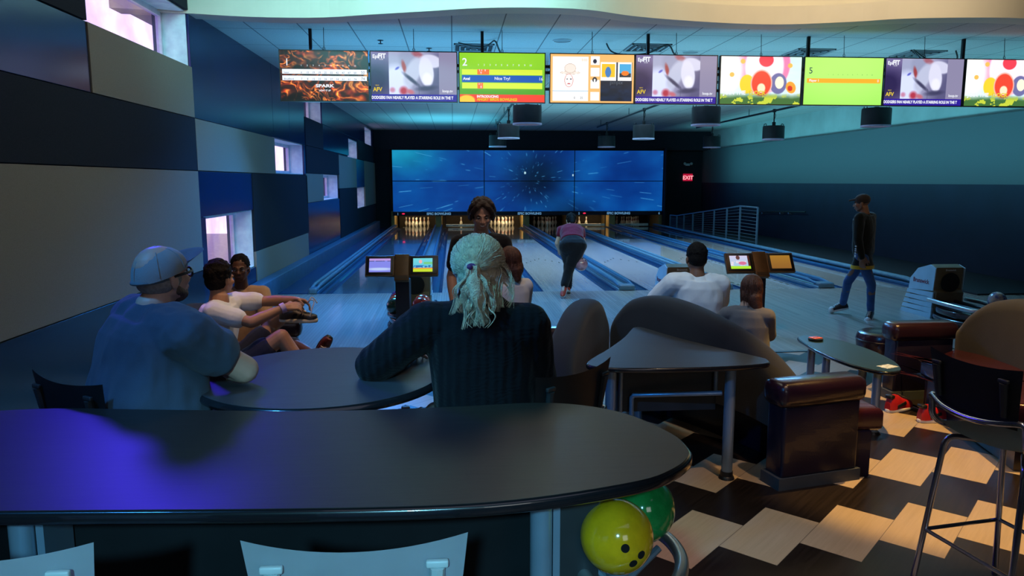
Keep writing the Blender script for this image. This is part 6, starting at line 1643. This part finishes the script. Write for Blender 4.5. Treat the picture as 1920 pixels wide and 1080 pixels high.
# --- bowler at the foul line
t_, J, R = person('bowler in maroon top and black trousers bending at the foul line, ball in hand', dict(
    pel=(1.935, 12.02, 0.83), neck=(1.97, 12.42, 1.105), head=(1.985, 12.53, 1.20), face=(0.05, 1, -0.35), up=(0, 0.35, 1), front=(0, 0.6, -1),
    shL=(1.79, 12.36, 1.06), shR=(2.13, 12.36, 1.04), elL=(1.72, 12.34, 0.84), wrL=(1.78, 12.50, 0.72), elR=(2.16, 12.22, 0.80), wrR=(2.08, 12.08, 0.62),
    hpL=(1.85, 12.04, 0.82), hpR=(2.03, 12.04, 0.82), knL=(1.93, 12.42, 0.50), anL=(1.905, 12.28, 0.10), knR=(1.90, 12.05, 0.48), anR=(1.78, 11.85, 0.20), toL=(1.93, 12.44, 0.03), toR=(1.72, 11.72, 0.09)),
    sk_light, 0.98, 1.12, cloth('maroon_top', (0.16, 0.008, 0.03)), 0.3, cloth('black_leggings', (0.008, 0.008, 0.012)), 1.95, vox=0.007, hem=0.2, pant_r=1.22,
    shoes=(mat('rental_red', (0.45, 0.05, 0.03), 0.4), mat('rental_sole', (0.45, 0.55, 0.6), 0.5), wht),
    hands=(None, dict(d=(0.0, -0.1, -1), n=(0.0, -0.2, -0.3), curl=0.5)))
hair_cap(t_, J, R, hair_black, 0.98, 0.004, curls=30, side=0.006)
b = Blob(); b.chain([J['head']+V((0, -0.09, 0.06)), J['head']+V((0.0, -0.15, -0.02)), J['head']+V((0.0, -0.15, -0.14))], [0.035, 0.035, 0.018]); b.build('ponytail', hair_black, t_, 0.008, 2, 0.003, 40)
ball((2.085, 12.05, 0.515), ball_mat('ball_pink_white', (0.55, 0.30, 0.36), (0.30, 0.12, 0.20)), 'pink and white bowling ball held low by the bowler', (0.2, -0.3, 0.9))

# --- boy in white tee tying a shoe
white_tee = cloth('white_tee', (0.78, 0.82, 0.86), 0.9, 0.04)
t_, J, R = person('boy in white tee and dark shorts seated, tying the laces of a raised shoe', dict(
    pel=(-1.62, 5.02, 0.56), neck=(-1.565, 5.08, 1.085), head=(-1.565, 5.12, 1.215), face=(0.55, 0.84, -0.05), front=(0.94, 0.2, 0),
    shL=(-1.52, 5.26, 1.035), shR=(-1.56, 4.93, 1.020), elL=(-1.29, 5.27, 1.035), wrL=(-1.10, 5.20, 1.055), elR=(-1.32, 4.90, 0.955), wrR=(-1.125, 5.00, 1.035),
    hpL=(-1.55, 5.12, 0.56), hpR=(-1.53, 4.92, 0.56), knL=(-1.28, 5.34, 0.86), anL=(-1.13, 5.14, 0.99), knR=(-1.15, 4.98, 0.84), anR=(-0.92, 5.00, 0.44), toL=(-0.96, 5.12, 0.99), toR=(-0.78, 5.02, 0.38)),
    sk_tan, 0.95, 1.0, white_tee, 0.62, cloth('navy_shorts', (0.015, 0.02, 0.05)), 0.72, vox=0.0055, wr=0.006, shoes=(blk_l, cream, wht),
    hands=(dict(d=(1, -0.15, -0.15), n=(0.1, -0.5, -1), curl=0.62, tc=0.5), dict(d=(1, 0.35, 0.05), n=(0.0, 0.6, -0.8), curl=0.62, tc=0.5)))
hair_cap(t_, J, R, hair_black, 0.95, 0.010, curls=160, cr=0.013, side=0.010, low=0.02)
face_parts(t_, J['head'], R, 0.95, hair_black)
k = MB(); w = J['wrR']; d = (J['wrR']-J['elR']).normalized(); M = d.to_track_quat('Z', 'Y').to_matrix().to_4x4()
k.lathe([(0.031, -0.016), (0.034, -0.016), (0.034, 0.016), (0.031, 0.016)], w-d*0.012, 24, M); k.build('wristband', mat('wristband_lilac', (0.50, 0.40, 0.75), 0.5), t_)
b = MB(); a0 = J['wrL']+V((0.10, -0.06, -0.02))
b.tube(smooth_curve([tuple(a0), tuple(a0+V((0.02, -0.03, 0.03))), tuple(a0+V((0.05, -0.03, 0.02))), tuple(a0+V((0.03, -0.05, -0.05))), tuple(a0+V((0.02, -0.05, -0.10)))], 4), 0.004, 6)
b.tube(smooth_curve([tuple(a0), tuple(a0+V((0.03, 0.0, 0.045))), tuple(a0+V((0.06, 0.02, 0.0)))], 4), 0.004, 6); b.build('loose_lace', wht, t_)

# --- boy with glasses, facing the viewer
t_, J, R = person('boy with round glasses and beige tee facing the viewer on the left sofa', dict(
    pel=(-1.66, 5.90, 0.56), neck=(-1.635, 5.85, 1.070), head=(-1.625, 5.80, 1.205), face=(0.12, -1, -0.06), front=(0.4, -0.9, 0),
    shL=(-1.48, 5.86, 1.005), shR=(-1.79, 5.80, 1.005), elL=(-1.42, 5.72, 0.78), elR=(-1.82, 5.62, 0.80), wrL=(-1.40, 5.52, 0.76), wrR=(-1.62, 5.46, 0.72),
    hpL=(-1.56, 5.90, 0.56), hpR=(-1.70, 5.78, 0.56), knL=(-1.24, 5.74, 0.62), anL=(-1.02, 5.52, 0.58), knR=(-1.28, 5.56, 0.50), anR=(-1.22, 5.50, 0.12), toL=(-0.93, 5.44, 0.70), toR=(-1.06, 5.42, 0.05), fuL=(-0.5, 0.3, 0.8)),
    sk_dark, 0.86, 0.92, cloth('beige_tee', (0.42, 0.28, 0.17), 0.9, 0.06), 0.7, cloth('grey_shorts', (0.03, 0.03, 0.04)), 1.1, vox=0.0055, wr=0.004, shoes=(mat('shoe_red_black', (0.10, 0.015, 0.015), 0.5, var=0.9, nscale=30), blk_l, wht))
hair_cap(t_, J, R, hair_black, 0.86, 0.002, curls=40, cr=0.009, side=0.002)
face_parts(t_, J['head'], R, 0.86, hair_black, mat('lip_plum', (0.22, 0.07, 0.06), 0.5))
glasses(t_, lambda x, y, z: J['head']+R @ V((x, y, z))*0.86, mat('glasses_bronze', (0.12, 0.09, 0.07), 0.3, 0.6), 0.8)

# --- woman in white top on the left curved sofa
t_, J, R = person('woman in white top with auburn hair sitting behind the blonde woman', dict(
    pel=(0.40, 5.76, 0.57), neck=(0.415, 5.74, 1.115), head=(0.43, 5.76, 1.235), face=(-0.3, 0.95, -0.1), front=(-0.5, 0.85, 0),
    shL=(0.24, 5.66, 1.055), shR=(0.555, 5.80, 1.045), elL=(0.14, 5.80, 0.82), elR=(0.56, 5.98, 0.80), wrL=(0.16, 6.02, 0.72), wrR=(0.40, 6.14, 0.72),
    hpL=(0.32, 5.72, 0.57), hpR=(0.48, 5.82, 0.57), knL=(0.08, 6.05, 0.58), knR=(0.26, 6.18, 0.58), anL=(0.02, 6.12, 0.12), anR=(0.22, 6.26, 0.12), toL=(-0.06, 6.24, 0.03), toR=(0.14, 6.38, 0.03)),
    sk_light, 0.96, 1.0, cloth('white_blouse', (0.72, 0.72, 0.76), 0.9, 0.05), 1.6, jeans, 1.95, vox=0.0075, shoes=(blk_l, wht, wht))
T = lambda x, y, z: J['head']+R @ V((x, y, z))
b = Blob(); b.ell(T(0, -0.022, 0.04), (0.085, 0.100, 0.092), R); b.ell(T(0.01, -0.05, -0.04), (0.088, 0.07, 0.09), R); b.chain([T(0.02, -0.07, -0.06), T(0.03, -0.085, -0.12)], [0.06, 0.03])
h_ = b.build('hair', hair_auburn, t_, 0.007, 8, 0.002, 30, (1, 1, 0.4))
long_hair(t_, T, hair_auburn, h_, 260, 3, 0.15)

# --- man in white tee and grey-shirted child on the right curved sofa
t_, J, R = person('man in white tee with cropped black hair, back to the viewer on the sofa', dict(
    pel=(1.99, 5.86, 0.57), neck=(1.955, 5.84, 1.120), head=(1.955, 5.875, 1.245), face=(0.05, 1, -0.08), front=(0.1, 1, 0),
    shL=(1.755, 5.83, 1.055), shR=(2.145, 5.83, 1.040), elL=(1.62, 5.98, 0.86), elR=(2.20, 5.98, 0.82), wrL=(1.74, 6.16, 0.76), wrR=(2.08, 6.20, 0.74),
    hpL=(1.89, 5.90, 0.57), hpR=(2.08, 5.90, 0.57), knL=(1.86, 6.32, 0.58), knR=(2.18, 6.32, 0.58), anL=(1.86, 6.40, 0.12), anR=(2.20, 6.40, 0.12), toL=(1.86, 6.56, 0.03), toR=(2.22, 6.56, 0.03)),
    sk_brown, 1.0, 1.12, white_tee, 0.75, jeans, 1.95, vox=0.0065, wr=0.006, sho=1.15, shoes=(wht, wht, wht))
hair_cap(t_, J, R, hair_black, 1.02, 0.004, curls=60, cr=0.008, side=0.0)
t_, J, R = person('child in grey shirt with long auburn hair on the right sofa, before the console', dict(
    pel=(2.24, 5.44, 0.52), neck=(2.215, 5.44, 0.930), head=(2.262, 5.47, 1.045), face=(0.45, 0.9, -0.12), front=(0.35, 0.9, 0),
    shL=(2.075, 5.46, 0.865), shR=(2.345, 5.36, 0.860), elL=(2.03, 5.62, 0.70), elR=(2.42, 5.48, 0.68), wrL=(2.14, 5.76, 0.62), wrR=(2.42, 5.66, 0.60),
    hpL=(2.17, 5.48, 0.52), hpR=(2.31, 5.42, 0.52), knL=(2.28, 5.82, 0.54), knR=(2.44, 5.74, 0.54), anL=(2.34, 5.90, 0.18), anR=(2.50, 5.82, 0.18), toL=(2.40, 6.02, 0.10), toR=(2.58, 5.94, 0.10)),
    sk_light, 0.82, 1.15, cloth('grey_shirt', (0.13, 0.125, 0.135), 0.9, 0.05), 0.9, jeans, 1.9, vox=0.0065, wr=0.005, shoes=(blk_l, wht, wht))
T = lambda x, y, z: J['head']+R @ V((x, y, z))*0.9
b = Blob(); b.ell(T(0, -0.018, 0.04), (0.082, 0.092, 0.088), R); b.ell(T(0.0, -0.035, -0.03), (0.080, 0.072, 0.09), R); b.chain([T(0.02, -0.05, -0.06), T(0.05, -0.04, -0.16)], [0.065, 0.045])
h_ = b.build('hair', hair_auburn, t_, 0.006, 8, 0.002, 40, (1, 1, 0.3))
long_hair(t_, T, hair_auburn, h_, 260, 5, 0.17)

# --- man walking at the right in dark sweatshirt, jeans and cap
t_, J, R = person('person walking in dark sweatshirt, blue jeans, dark cap and white-toed sneakers', dict(
    pel=(5.50, 9.62, 0.90), neck=(5.47, 9.60, 1.450), head=(5.435, 9.62, 1.570), face=(-0.80, 0.60, -0.10), front=(-0.75, 0.65, 0),
    shL=(5.33, 9.47, 1.385), shR=(5.63, 9.72, 1.385), elL=(5.30, 9.42, 1.11), elR=(5.66, 9.80, 1.11), wrL=(5.34, 9.36, 0.86), wrR=(5.60, 9.86, 0.86),
    hpL=(5.43, 9.55, 0.89), hpR=(5.58, 9.68, 0.89), knL=(5.62, 9.58, 0.48), anL=(5.68, 9.66, 0.11), knR=(5.42, 9.82, 0.49), anR=(5.50, 10.06, 0.14), toL=(5.57, 9.54, 0.03), toR=(5.34, 10.10, 0.10)),
    sk_brown, 0.98, 0.98, cloth('dark_sweatshirt', (0.006, 0.008, 0.007)), 1.92, cloth('blue_jeans', (0.035, 0.09, 0.25), 0.85, 0.3), 1.96, vox=0.0065, wr=0.005, hem=-0.31, pant_r=0.84, shoes=(blk_l, wht, wht, wht),
    hands=(dict(d=(0.1, 0, -1), n=(0.5, 0.5, 0), curl=0.4, thumb=1), None))
face_parts(t_, J['head'], R, 0.98, hair_black)
T = lambda x, y, z: J['head']+R @ V((x, y, z))
b = Blob(); b.ell(T(0, -0.012, 0.05), (0.086, 0.100, 0.080), R); b.cap(T(-0.03, 0.08, 0.058), T(-0.02, 0.15, 0.050), 0.012, 0.008); b.cap(T(0.03, 0.08, 0.058), T(0.02, 0.15, 0.050), 0.012, 0.008); b.cap(T(0, 0.08, 0.062), T(0, 0.155, 0.054), 0.014, 0.008)
b.build('cap', cloth('dark_cap', (0.03, 0.022, 0.02)), t_, 0.005, 3)
k = MB(); pv = J['pel']; sd = (J['shR']-J['shL']).normalized(); fr = V((0, 0, 1)).cross(sd)
secs = [[pv+V((0, 0, z))+sd*0.190*math.cos(a)+fr*0.140*math.sin(a)+V((0.0, 0.0, 0)) for a in [2*PI*i/32 for i in range(32)]] for z in (-0.20, -0.155)]
k.sweep(secs); k.build('undershirt_hem', cloth('yellow_hem', (0.62, 0.36, 0.02)), t_)
k = MB()
for i, z in enumerate((1.02, 0.985, 0.96, 0.93, 0.90, 0.885)):
    k.box(V((5.30-0.045, 9.40-0.02, z))-V((5.50, 9.62, 0)), (0.010, 0.030, 0.018), bev=0.003)
k.build('sleeve_print', mat('sleeve_print_white', (0.6, 0.65, 0.7), 0.6), t_)
